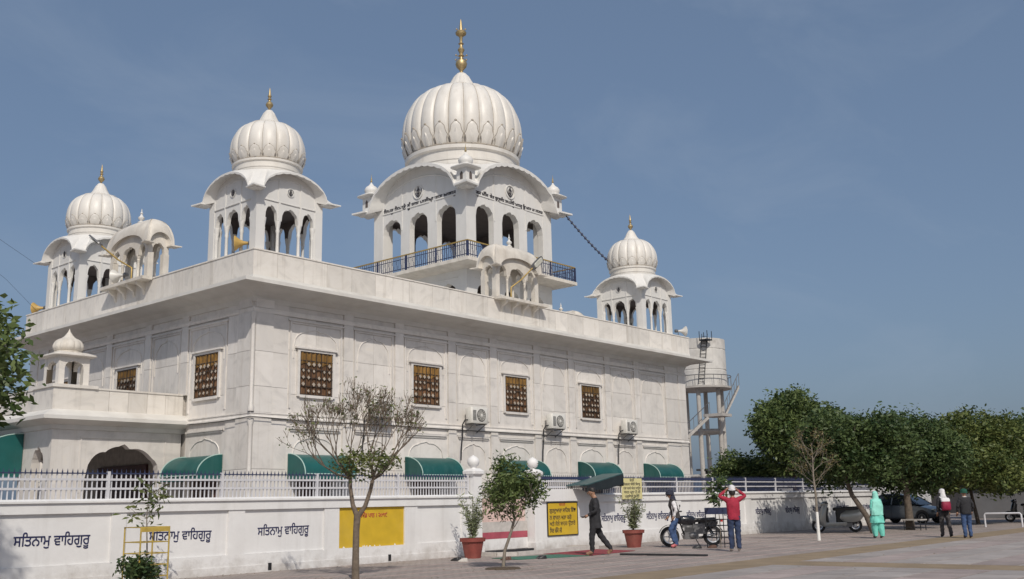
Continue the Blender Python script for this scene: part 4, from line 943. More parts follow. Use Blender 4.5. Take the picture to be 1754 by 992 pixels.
# entry step / foot-wash basin
st_ = thing('foot_basin', 'shallow foot-washing basin with pale kerb before the gate', 'basin', (6.6, -4.3, 0), world=True)
b = MB()
poly_o = [(5.35, -3.46), (5.35, -4.35), (5.75, -4.75), (9.9, -4.55), (9.9, -3.46)]; 
for i in range(len(poly_o)-1):
    p, q = Vector((*poly_o[i], 0)), Vector((*poly_o[i+1], 0)); d = (q-p).normalized(); n_ = Vector((-d.y, d.x, 0))*.07
    b.prism([(p-n_)[:2], (q-n_)[:2], (q+n_)[:2], (p+n_)[:2]], 'z', 0, .11)
b.build('kerb', 'kerb', st_)
b = MB(); b.prism([(5.42, -3.5), (5.42, -4.3), (5.78, -4.66), (9.82, -4.46), (9.82, -3.5)], 'z', .004, .03); b.build('basin_floor', 'concrete', st_)
b = MB(); b.box(5.95, 8.05, -3.50, -3.42, .03, .10); b.build('threshold', 'slate', st_)

# folded metal canopy, cream notice
cn = thing('canopy', 'small sloping dark teal sheet canopy above the wing wall', 'canopy', (11.9, YF, 0), world=True)
b = MB(); b.prism([(10.1, 1.98), (12.15, 2.36), (12.15, 2.39), (10.1, 2.01)], 'y', YF-.75, YF+.10); b.build('roof_sheet', 'sheet_teal', cn)
b = MB(); b.prism([(10.1, 1.80), (11.2, 1.86), (12.15, 2.02), (12.15, 2.36), (10.1, 1.98)], 'y', YF-.765, YF-.735); b.build('front_flap', 'sheet_dark', cn)
b = MB(); b.box(12.15, 12.18, YF-.75, YF+.10, 1.96, 2.39); b.build('end_sheet', 'sheet_dark', cn)
for x, z in ((10.35, 2.0), (12.05, 2.33)): b = MB(); b.tube([(x, YF+.07, 1.6), (x, YF+.07, z)], .022, 6); b.build('post', 'lamp_grey', cn)
nb2 = thing('notice_board', 'cream notice with dark lines standing above the wall', 'notice', (13.68, YF-.04, 1.5), world=True)
b = MB(); b.box(13.05, 14.30, YF-.085, YF-.065, 1.52, 2.24); b.build('panel', 'board_cream', nb2)
for x in (13.2, 14.15): b = MB(); b.box(x-.02, x+.02, YF-.064, YF-.02, 1.46, 2.2); b.build('post', 'lamp_grey', nb2)
for i, (tx, wd, xx) in enumerate((("ਬੇਨਤੀ", .3, 13.5), ("ਿਸਗਰਟ ਬੀੜੀ ਤੰਬਾਕੂ", 1.08, 13.13), ("ਨਸ਼ਾ ਕਰਕੇ ਅੰਦਰ ਆਉਣਾ", 1.08, 13.13), ("ਸਖ਼ਤ ਮਨਾ ਹੈ ਜੀ", 1.02, 13.15), ("ਪ੍ਰਬੰਧਕ ਕਮੇਟੀ", .9, 13.2))):
    lettering(tx, .12, wd, (xx, YF-.086, 2.13-.137*i), (1, 0, 0), nb2, 'ink_dark', .002)

# ------------------------------------------------------------------ plants
def leaf_mesh(name, pts, size, mat, rng, per=1, spread=.1, aspect=.45, droop=.2):
    """many small folded leaves round the given points, one mesh"""
    P = np.repeat(np.asarray(pts, float), per, 0); n = len(P); P = P+rng.normal(0, spread, (n, 3))
    d = rng.normal(0, 1, (n, 3)); d[:, 2] = d[:, 2]*.6-droop; d /= np.linalg.norm(d, axis=1)[:, None]+1e-9
    a = rng.normal(0, 1, (n, 3)); sd = np.cross(d, a); sd /= np.linalg.norm(sd, axis=1)[:, None]+1e-9; nm = np.cross(sd, d)
    L_ = (size*rng.uniform(.5, 1.45, n))[:, None]; W_ = L_*aspect*.5
    v = np.stack([P, P+d*L_*.5+sd*W_+nm*L_*.08, P+d*L_-nm*L_*.05, P+d*L_*.5-sd*W_+nm*L_*.08], 1).reshape(-1, 3)
    f = np.arange(n*4).reshape(-1, 4)
    me = bpy.data.meshes.new(name); me.vertices.add(n*4); me.vertices.foreach_set('co', v.ravel())
    me.loops.add(n*4); me.loops.foreach_set('vertex_index', f.ravel()); me.polygons.add(n); me.polygons.foreach_set('loop_start', np.arange(n)*4)
    me.materials.append(MATS[mat]); me.update(calc_edges=True); me.validate(); return me
def crown_points(rng, c, r, n, shell=.55, lumps=14, lump=.38):
    """points in the outer part of a lumpy crown: an ellipsoid covered with smaller overlapping balls"""
    r = np.asarray(r, float); L_ = []
    for i in range(lumps):
        d = rng.normal(0, 1, 3); d /= np.linalg.norm(d); d[2] = d[2]*.85+.12; L_.append((np.asarray(c)+d*r*rng.uniform(.55, .78), lump*rng.uniform(.7, 1.25)))
    L_.append((np.asarray(c), .62)); out_ = []
    w_ = np.array([q[1]**2 for q in L_]); w_ /= w_.sum()
    for i in rng.choice(len(L_), n, p=w_):
        cc, k = L_[i]; d = rng.normal(0, 1, 3); d /= np.linalg.norm(d); out_.append(cc+d*r*k*rng.uniform(shell, 1.0)**.6*(rng.uniform(1.1, 1.4) if rng.random() < .09 else 1))
    return np.array(out_)
def grow(b, rng, p, d, ln, r, depth, tips, curve=.25, up=.12, split=(2, 3), ang=.5, shrink=.74, rmin=.003):
    n = 5; path = [Vector(p)]; d = Vector(d).normalized(); q = Vector(p)
    for i in range(n):
        d = (d+Vector(rng.normal(0, curve*.35, 3))+Vector((0, 0, up*.3))).normalized(); q = q+d*ln/n; path.append(q.copy())
    b.tube(path, [r*(1-.35*i/n) for i in range(n+1)], 6 if r > .02 else 4)
    if depth <= 2: tips += [(tuple(x), depth) for x in path[2:]]
    if depth == 0: return
    k = rng.integers(split[0], split[1]+1); ph = rng.uniform(0, 6.28)
    ax = d.orthogonal().normalized()
    for i in range(k):
        dd = Quaternion(d, ph+i*2*PI/k+rng.uniform(-.4, .4)) @ ax; nd = (d*math.cos(ang)+dd*math.sin(ang)*rng.uniform(.7, 1.2)+Vector((0, 0, up))).normalized()
        grow(b, rng, q if rng.random() < .7 else path[-2], nd, ln*shrink*rng.uniform(.8, 1.15), max(rmin, r*.62), depth-1, tips, curve, up, split, ang, shrink, rmin)
def tree(name, label, base, trunk_path, r0, crown_c, crown_r, n, leaf, mat, seed, lumps=16, size=.17, per=10, spread=.16, trunk_mat='bark', group=None, cat='tree', lump=.38):
    rng = np.random.default_rng(seed); t = thing(name, label, cat, base, 0, group, world=True)
    b = MB(); b.tube(trunk_path, [r0*(1-.45*i/(len(trunk_path)-1)) for i in range(len(trunk_path))], 9)
    top = Vector(trunk_path[-1]); c = Vector(crown_c)
    for i in range(7):
        d = rng.normal(0, 1, 3); d[2] = abs(d[2])*.7; d /= np.linalg.norm(d); e = c+Vector(d*np.array(crown_r)*.7); m_ = top.lerp(e, .5)+Vector((0, 0, -.1)); b.tube([top-Vector((0, 0, .15)), m_, e], [r0*.45, r0*.3, r0*.1], 6)
    b.build('trunk', trunk_mat, t, 60)
    pts = crown_points(rng, crown_c, crown_r, n, lumps=lumps, lump=lump)
    o = link('crown', leaf_mesh('crown', pts, size, mat, rng, per, spread), t)
    return t
TG = 'shade trees beyond the scooter'
tree('shade_tree', 'dense dark green shade tree with leaning trunk beside the teal-clad woman', (23.3, -8.1, 0), [(23.35, -8.2, 0), (23.2, -8.0, .7), (22.95, -7.6, 1.5), (22.9, -7.4, 2.3)], .13, (23.45, -7.55, 3.4), (2.5, 2.5, 2.0), 3900, .17, 'leaf_dark', 11, group=TG)
tree('shade_tree', 'broad dark tree with thick trunk rising behind the iron stand', (27.6, -8.1, 0), [(27.6, -8.1, 0), (27.6, -8.1, 1.0), (27.55, -8.1, 2.0)], .20, (28.7, -7.9, 3.05), (2.6, 2.5, 1.9), 3600, .17, 'leaf_dark', 12, group=TG)
tree('shade_tree', 'yellowish green tree on a thin slanting trunk past the parked car', (36.0, -8.0, 0), [(36, -8.4, 0), (36.15, -8.2, 1.2), (36.4, -8.0, 2.6)], .10, (35.6, -8.7, 3.2), (3.2, 3.2, 2.25), 4200, .18, 'leaf_yellowish', 13, size=.19, group=TG)
tree('shade_tree', 'dark tree standing over the white barrier hoops', (41.5, -10.6, 0), [(41.5, -10.6, 0), (41.6, -10.5, 1.5), (41.6, -10.3, 2.8)], .14, (39.8, -11.0, 3.2), (3.3, 3.2, 2.35), 4000, .18, 'leaf_dark', 14, size=.19, group=TG)
tree('garden_tree', 'tall broad green tree inside the compound beside the water tower', (32.2, -.9, 0), [(32.2, -.9, 0), (32.2, -.9, 1.6), (32.2, -.9, 3.0)], .22, (32.2, -.9, 4.1), (2.75, 2.75, 2.85), 3800, .18, 'leaf_mid', 15, lumps=22, size=.2, lump=.34)
tree('garden_tree', 'low bushy tree against the foot of the water tower', (32.6, 2.2, 0), [(32.6, 2.2, 0), (32.6, 2.2, 1.0), (32.5, 2.2, 1.6)], .12, (32.5, 2.2, 2.1), (1.9, 1.9, 1.6), 1300, .18, 'leaf_mid', 16, size=.19)
tree('garden_tree', 'thin young tree between the temple end and water tower legs', (34.5, 8.6, 0), [(34.5, 8.6, 0), (34.5, 8.6, 2.0), (34.4, 8.5, 3.2)], .08, (34.4, 8.5, 3.9), (1.0, 1.0, 1.7), 260, .16, 'leaf_olive', 17, size=.17)
tree('street_tree', 'leafy tree whose drooping branches hang before the porch awning', (-13.1, -9.2, 0), [(-13.1, -9.2, 0), (-13.0, -9.2, 1.3), (-12.9, -9.2, 2.4)], .14, (-12.40, -9.25, 3.55), (1.95, 1.95, 1.8), 2900, .12, 'leaf_mid', 18, size=.135, spread=.13)

# fork-trunked tree, nearly bare above
def forked():
    rng = np.random.default_rng(5); t = thing('forked_tree', 'fork-trunked tree with sparse twiggy crown before the yellow panel', 'tree', (-2.55, -7.45, 0), world=True)
    b = MB(); tips = []; X, Y = -2.55, -7.45
    b.tube([(X, Y, -.05), (X, Y, .5), (X+.01, Y, 1.0), (X+.02, Y-.02, 1.32)], [.085, .072, .068, .075], 10)
    R_ = Vector((math.sin(YAW), -math.cos(YAW), 0)); Fw = Vector((math.cos(YAW), math.sin(YAW), 0)); o = Vector((X+.02, Y-.02, 1.25))
    l1 = [o, o+R_*-.10+Vector((0, 0, .25)), o+R_*-.16+Vector((0, 0, .62)), o+R_*-.16+Vector((0, 0, .78))]; l2 = [o, o+R_*.16+Vector((0, 0, .22)), o+R_*.27+Vector((0, 0, .55)), o+R_*.31+Vector((0, 0, .75))]
    for l in (l1, l2): b.tube(l, [.06, .046, .04, .038], 8)
    for l, dirs in ((l1, [(-.75, .2, .75), (-.42, -.3, 1.0), (-.1, .4, 1.1), (.12, -.2, 1.2), (-.9, -.3, .5)]), (l2, [(.75, .2, .6), (.35, -.3, 1.0), (.0, .4, 1.15), (.65, .5, .85), (.2, -.4, 1.2), (.95, -.1, .42)])):
        for dx, df, dz in dirs: grow(b, rng, l[-1], R_*dx+Fw*df+Vector((0, 0, dz)), .60, .024, 5, tips, .32, .20, (2, 3), .38, .745, .0062)
    b.build('trunk', 'twig', t, 60)
    pts = [p for p, d in tips if (rng.random() < (.22 if p[2] < 2.9 else .05))]
    link('crown', leaf_mesh('crown', pts, .07, 'leaf_olive', rng, 2, .06), t)
    low = crown_points(rng, (X+.22*R_.x, Y+.22*R_.y, 2.32), (.72, .72, .42), 330, lumps=14, lump=.34)
    link('inner_foliage', leaf_mesh('inner_foliage', low, .08, 'leaf_olive', rng, 4, .07), t)
forked()
# small leafy tree before the gate
def small_tree():
    rng = np.random.default_rng(9); X, Y = 1.15, -8.25
    t = thing('small_tree', 'small leafy tree on a thin pale stem before the gate', 'tree', (X, Y, 0), world=True)
    b = MB(); tips = []; b.tube([(X, Y, -.03), (X+.03, Y-.04, .4), (X+.13, Y-.15, .8), (X+.2, Y-.23, 1.15)], [.045, .036, .032, .03], 8)
    for i in range(7): a = i*2.4; grow(b, rng, (X+.17, Y-.2, .9+.09*i), (math.cos(a)*.8, math.sin(a)*.8, .75), .5, .016, 2, tips, .3, .15, (2, 3), .5, .7)
    b.build('trunk', 'bark_pale', t, 60)
    pts = crown_points(rng, (X+.18, Y-.2, 1.58), (.84, .84, .74), 640, lumps=18, lump=.33); sp = crown_points(rng, (X+.06, Y-.1, 2.3), (.30, .30, .55), 90, lumps=7)
    o = leaf_mesh('crown', np.concatenate([pts, sp]), .115, 'leaf_mid', rng, 5, .06, .32, .25); link('crown', o, t)
    w_ = MB(); w_.lathe([(.42, 0), (.38, .03), (.05, .05)], 14, (X, Y, 0)); w_.build('earth_mound', 'soil', t, 60)
small_tree()
# whitewashed sapling, nearly bare
def bare_tree(X, Y, H, label, seed):
    rng = np.random.default_rng(seed); t = thing('bare_tree', label, 'tree', (X, Y, 0), world=True); b = MB(); tips = []
    w_ = MB(); w_.tube([(X, Y, 0), (X, Y, .5), (X+.01, Y, .95)], [.062, .055, .05], 8); w_.build('whitewashed_stem', 'whitewash', t, 60)
    b.tube([(X+.01, Y, .94), (X+.02, Y, 1.5), (X, Y+.02, 2.2), (X+.02, Y, 2.8), (X, Y, 3.3)], [.045, .04, .032, .024, .012], 7)
    for i in range(13): a = i*2.4; grow(b, rng, (X+.01, Y, 1.75+.115*i), (math.cos(a), math.sin(a), .7), .5-.012*i, .013, 3, tips, .3, .12, (2, 2), .45, .72)
    b.build('trunk', 'bark_pale', t, 60); link('crown', leaf_mesh('crown', [p for p, d in tips if rng.random() < .55], .07, 'leaf_dry', rng, 2, .06), t)
bare_tree(16.8, -8.85, 3.4, 'thin nearly bare tree with whitewashed foot before the scooter', 21)
# saplings in iron guards
def guard(t, X, Y, s, H, mat, rings, n_=2):
    for a in (-1, 1):
        for c in (-1, 1): b = MB(); b.tube([(X+a*s, Y+c*s, 0), (X+a*s, Y+c*s, H)], .016, 6); b.build('upright', mat, t)
    for z in rings:
        b = MB()
        for p, q in (((-1, -1), (1, -1)), ((1, -1), (1, 1)), ((1, 1), (-1, 1)), ((-1, 1), (-1, -1))): b.tube([(X+p[0]*s, Y+p[1]*s, z), (X+q[0]*s, Y+q[1]*s, z)], .010, 5)
        b.build('ring', mat, t)
gd = thing('tree_guard', 'yellow square iron tree guard before the lettered wall', 'tree guard', (-5.72, -4.75, 0), world=True)
guard(gd, -5.72, -4.75, .31, 1.16, 'guard_yellow', (.2, .42, .64, .86, 1.15))
b = MB(); b.box(-6.03, -5.41, -5.075, -5.06, 1.06, 1.15); b.build('name_plate', 'guard_yellow', gd)
def sapling(X, Y, H, label, seed, per, mat, cz, cr, base_shrub=False, lf=.13):
    rng = np.random.default_rng(seed); t = thing('sapling', label, 'sapling', (X, Y, 0), world=True); b = MB(); tips = []
    b.tube([(X, Y, 0), (X+.02, Y, H*.35), (X-.02, Y+.01, H*.7), (X, Y, H)], [.018, .015, .011, .005], 6)
    for i in range(6): a = i*2.4+.5; grow(b, rng, (X, Y, H*(.62+.06*i)), (math.cos(a), math.sin(a), .55), .26, .007, 1, tips, .3, .1, (2, 2), .5, .8)
    b.build('trunk', 'bark_pale', t, 60); link('crown', leaf_mesh('crown', [p for p, d in tips], lf, mat, rng, per, .08, .36, .3), t)
sapling(-5.72, -4.75, 1.95, 'young sapling rising out of the yellow tree guard', 31, 2, 'leaf_olive', 1.7, .4, lf=.14)
def shrub(X, Y, H, r, n, label, seed, mat, lf=.09):
    rng = np.random.default_rng(seed); t = thing('shrub', label, 'shrub', (X, Y, 0), world=True); b = MB(); tips = []
    for i in range(8): a = i*2.4; grow(b, rng, (X, Y, 0), (math.cos(a)*.5, math.sin(a)*.5, 1), H*.5, .012, 1, tips, .3, .1, (2, 3), .5, .7)
    b.build('stem', 'bark', t, 60); link('foliage', leaf_mesh('foliage', crown_points(rng, (X, Y, H*.55), (r, r, H*.48), n, lumps=9), lf, mat, rng, 4, .05), t)
shrub(-5.95, -4.95, .62, .42, 330, 'dark green shrub at the foot of the yellow tree guard', 33, 'leaf_dark')
rk = thing('tree_guard', 'dark slatted iron tree guard between the motorcycle and red sweater', 'tree guard', (11.62, -8.0, 0), world=True)
guard(rk, 11.62, -8.0, .30, 1.18, 'iron_black', (.12, .30, .48, .66, .84, 1.02))
b = MB(); b.box(11.30, 11.94, -8.32, -8.305, 1.0, 1.2); b.build('name_plate', 'fence_navy', rk)
b = MB(); b.box(11.295, 11.31, -8.32, -7.68, 1.0, 1.2); b.build('name_plate', 'fence_navy', rk)
sapling(11.62, -8.0, 2.05, 'broad-leaved sapling inside the dark slatted guard', 35, 3, 'leaf_dark', 1.5, .3, lf=.2)
# potted oleanders
def potted(X, Y, H, label, plabel, seed, s=1.):
    rng = np.random.default_rng(seed); t = thing('flowerpot', plabel, 'flowerpot', (X, Y, 0), 0, 'terracotta flowerpots by the wall')
    b = MB(); b.loft([(0, 0, 0, .17*s, .17*s), (0, 0, .38*s, .235*s, .235*s), (0, 0, .40*s, .24*s, .24*s), (0, 0, .40*s, .275*s, .275*s), (0, 0, .49*s, .285*s, .285*s), (0, 0, .49*s, .25*s, .25*s), (0, 0, .43*s, .24*s, .24*s)], 24, 3.2); b.build('pot', 'terracotta', t, 35)
    b = MB(); b.lathe([(.23*s, .44*s), (.02, .47*s)], 14); b.build('soil', 'soil', t)
    p = thing('potted_plant', label, 'plant', (X, Y, .44*s), world=True); b = MB(); pts = []
    for i in range(17):
        a = rng.uniform(0, 6.28); sp = rng.uniform(.05, .48); z0 = .44*s; hh = H*rng.uniform(.55, 1.0)
        q = [(X+math.cos(a)*sp*u**1.3*.95, Y+math.sin(a)*sp*u**1.3*.95, z0+hh*u) for u in (0, .25, .5, .75, 1)]; b.tube(q, [.010, .009, .007, .006, .004], 4)
        for u in np.linspace(.15, 1, 14): pts.append((X+math.cos(a)*sp*u**1.3, Y+math.sin(a)*sp*u**1.3, z0+hh*u))
    b.build('stem', 'bark', p, 60); link('foliage', leaf_mesh('foliage', pts, .12, 'leaf_grey', rng, 4, .035, .22, -.5), p)
potted(4.35, -4.35, 1.25, 'grey-green oleander in the red pot next to the gate post', 'large red terracotta pot next to the gate post', 41, 1.12); potted(10.95, -5.25, 1.1, 'bushy grey-green oleander in the pot below the cream notice', 'large red terracotta pot below the cream notice', 42, 1.12)

# ------------------------------------------------------------------ water tower and far buildings
def water_tower():
    X, Y = 54.9, 17.2; t = thing('water_tower', 'stained white concrete water tower on columns with zigzag stair', 'water tower', (X, Y, 0), world=True)
    R_ = 2.05; z0, z1 = 10.2, 14.0
    b = MB(); b.lathe([(R_*.98, z0), (R_, z0+.05), (R_, z0+1.25), (R_*.985, z0+1.28), (R_*.985, z0+1.34), (R_, z0+1.37), (R_, z1-.9), (R_*.985, z1-.87), (R_*.985, z1-.82), (R_, z1-.79), (R_, z1), (R_*.9, z1+.04), (.05, z1+.3)], 40, (X, Y, 0)); b.build('tank', 'tank_white', t, 35)
    b = MB(); b.lathe([(R_+.35, z0-.14), (R_+.35, z0), (R_-.1, z0)], 40, (X, Y, 0)); b.build('gallery', 'concrete', t)
    b = MB(); b.tube([(X+(R_+.32)*math.cos(a), Y+(R_+.32)*math.sin(a), z0+.85) for a in np.linspace(0, 2*PI, 41)], .035, 5); b.build('gallery_rail', 'lamp_grey', t)
    for i in range(20): a = i*PI/10; q = MB(); q.tube([(X+(R_+.32)*math.cos(a), Y+(R_+.32)*math.sin(a), z0), (X+(R_+.32)*math.cos(a), Y+(R_+.32)*math.sin(a), z0+.85)], .025, 4); q.build('baluster', 'lamp_grey', t)
    col = []
    for i in range(6):
        a = i*PI/3+.35; p = (X+1.65*math.cos(a), Y+1.65*math.sin(a)); col.append(p); b = MB(); b.lathe([(.19, 0), (.18, 5), (.17, z0-.15)], 14, (*p, 0)); b.build('column', 'concrete', t, 50)
    for z in (3.2, 6.7):
        for i in range(6):
            p, q = col[i], col[(i+1) % 6]; b = MB(); b.tube([(*p, z), (*q, z)], .17, 4); b.build('brace', 'concrete', t)
    # outside stair in two flights with a landing
    Rv = Vector((math.sin(YAW), -math.cos(YAW), 0)); Fv = Vector((-math.cos(YAW), -math.sin(YAW), 0)); c = Vector((X, Y, 0))+Fv*2.5
    fl = [(c-Rv*2.6, 5.6, c+Rv*.0, 7.9), (c+Rv*1.2, 7.9, c+Rv*2.4, 10.1)]
    for p, za, q, zb in fl:
        b = MB(); A_, B2 = Vector((p.x, p.y, za)), Vector((q.x, q.y, zb)); n = Fv*.35
        b.add([A_-n, A_+n, B2+n, B2-n]+[v-Vector((0, 0, .28)) for v in (A_-n, A_+n, B2+n, B2-n)], [(0, 1, 2, 3), (7, 6, 5, 4), (0, 4, 5, 1), (1, 5, 6, 2), (2, 6, 7, 3), (3, 7, 4, 0)]); b.build('stair_flight', 'concrete', t)
        b = MB()
        for k in np.linspace(0, 1, 7): v = A_.lerp(B2, k)+n; b.tube([v, v+Vector((0, 0, .9))], .025, 4)
        b.tube([A_+n+Vector((0, 0, .9)), B2+n+Vector((0, 0, .9))], .03, 4); b.build('stair_rail', 'lamp_grey', t)
    b = MB(); p = c+Rv*.65; b.cbox((p.x, p.y, 7.8), (1.6, 1.6, .22)); b.build('landing', 'concrete', t)
    q = Vector((X, Y, 0))+Fv*(R_+.06)+Rv*.1; b = MB()
    for s_ in (-.22, .22): b.tube([q+Rv*(s_-.5)+Vector((0, 0, z0+.1)), q+Rv*s_+Vector((0, 0, z1+.3))], .03, 4)
    for k in np.linspace(.05, .95, 14): v = q+Rv*(-.5*(1-k))+Vector((0, 0, z0+.1+(z1+.2-z0)*k)); b.tube([v-Rv*.22, v+Rv*.22], .02, 4)
    b.build('ladder', 'iron_black', t)
    b = MB(); v = q+Fv*.3; b.cbox((v.x, v.y, z1-.25), (.75, .75, .1)); 
    for s_ in (-.35, .35):
        for r_ in (-.35, .35): b.tube([(v.x+s_, v.y+r_, z1-.2), (v.x+s_, v.y+r_, z1+.45)], .03, 5)
    b.build('hatch_cage', 'iron_black', t)
water_tower()
def far_building(name, label, cat, x0, x1, y0, y1, H, m, roof=None, wins=()):
    t = thing(name, label, cat, ((x0+x1)/2, (y0+y1)/2, 0), world=True)
    b = MB(); b.box(x0, x1, y0, y1, 0, H); b.build('wall', m, t)
    if roof: b = MB(); b.box(x0-.6, x1+.3, y0-.3, y1+.3, H, H+.18); b.build('roof', roof, t)
    for (a, c, z0, z1, mm) in wins: q = MB(); q.box(x0-.04, x0+.03, a, c, z0, z1); q.build('opening', mm, t)
far_building('boundary_wall', 'bright white boundary wall behind the grey parked car', 'wall', 42.2, 42.5, -4.1, 6.0, 2.0, 'wall_paint')
far_building('shed', 'long dull grey shed with dark eave behind the walking men', 'shed', 47.0, 51.0, -13.3, -4.4, 2.35, 'grey_paint', 'shed_dark', ((-9.0, -8.5, .3, 2.2, 'shed_dark'),))
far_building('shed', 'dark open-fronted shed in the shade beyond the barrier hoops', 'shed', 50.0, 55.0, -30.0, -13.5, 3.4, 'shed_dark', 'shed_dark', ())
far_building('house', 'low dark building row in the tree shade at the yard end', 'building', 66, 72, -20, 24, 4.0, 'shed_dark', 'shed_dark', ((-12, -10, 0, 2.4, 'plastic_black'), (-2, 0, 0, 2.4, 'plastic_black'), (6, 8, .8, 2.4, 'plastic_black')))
pv = thing('memorial_gate', 'small white ornamental gateway over a dark doorway', 'gateway', (47.0, -13.9, 0), world=True)
b = MB()
for y in (-14.9, -12.9): b.box(46.4, 46.8, y-.2, y+.2, 0, 2.5)
b.build('pier', 'wall_paint', pv)
b = MB(); b.prism([(-15.3, 2.5), (-12.5, 2.5), (-12.3, 3.5), (-12.6, 3.35), (-13.2, 3.0), (-14.4, 2.95), (-15.0, 3.3), (-15.4, 3.6)], 'x', 46.4, 46.8); b.build('lintel', 'wall_paint', pv)
b = MB(); b.box(46.55, 46.65, -14.7, -13.1, 0, 2.48); b.build('door', 'plastic_black', pv)
b = MB(); b.lathe([(.16, 3.3), (.2, 3.6), (.1, 3.95), (.02, 4.3)], 12, (46.6, -12.45, 0)); b.build('finial', 'wall_paint', pv, 60)
hd = thing('planter_bed', 'raised stone planter bed with low shrubs beyond the hoops', 'planter', (44.5, -17.0, 0), world=True)
b = MB(); b.box(44.0, 45.0, -22, -13.9, 0, .75); b.build('kerb_wall', 'concrete', hd)
rng_ = np.random.default_rng(77); pp_ = np.stack([rng_.uniform(44.1, 44.9, 700), rng_.uniform(-22, -13.9, 700), rng_.uniform(.75, 1.25, 700)], 1)
link('shrubs', leaf_mesh('shrubs', pp_, .14, 'leaf_yellowish', rng_, 4, .08), hd)['kind'] = 'stuff'
tree('shade_tree', 'tall dim tree mass over the dark sheds at the yard end', (56, -8, 0), [(56, -8, 0), (56, -8, 3), (56, -8, 4)], .3, (56.5, -9, 4.0), (4.5, 6.5, 3.0), 2600, .25, 'leaf_dark', 51, size=.3, lumps=24, group=TG)
for yy, lb in ((-10.85, 'white tubular barrier hoop behind the jeans-clad man'), (-12.6, 'white tubular barrier hoop standing alone on the paving')):
    b = MB(); x = 31.2
    b.tube([(x, yy+.75, 0), (x, yy+.75, .52), (x, yy+.70, .58), (x, yy-.70, .58), (x, yy-.75, .52), (x, yy-.75, 0)], .04, 8); tag(b.build('barrier_hoop', 'fence_white', None, 60), lb, 'barrier', 'white barrier hoops')

# ------------------------------------------------------------------ vehicles
def wheel(parent, x, z, R_, w_, name='wheel', spokes=6, y=0., rimmat='steel', rim=.68):
    wp = link(name, None, None) if False else None
    b = MB(); st = 0; n = 28; prof = [(R_*rim, -w_*.4), (R_*.86, -w_*.5), (R_*.97, -w_*.38), (R_, 0), (R_*.97, w_*.38), (R_*.86, w_*.5), (R_*rim, w_*.4)]
    b.lathe(prof, n); b.v = b.v; b.f = b.f[:-2]; b.m = b.m[:-2]
    b.xf(Matrix.Translation((x, y, z)) @ Matrix.Rotation(PI/2, 4, 'X')); o = b.build(name, 'rubber', parent, 50)
    r = MB(); r.lathe([(R_*(rim-.10), -w_*.3), (R_*(rim+.01), -w_*.38), (R_*(rim+.01), w_*.38), (R_*(rim-.10), w_*.3), (R_*(rim-.10), -w_*.3)], n); r.f = r.f[:-2]; r.m = r.m[:-2]
    r.lathe([(.045, -w_*.5), (.05, 0), (.045, w_*.5)], 12)
    for i in range(spokes):
        a = i*2*PI/spokes; r.tube([(0, 0, 0), (R_*(rim-.06)*math.cos(a), R_*(rim-.06)*math.sin(a), 0)], .016 if spokes < 9 else .006, 5)
    r.xf(Matrix.Translation((x, y, z)) @ Matrix.Rotation(PI/2, 4, 'X')); link('rim', r.mesh('rim', rimmat, 50), o)
    return o
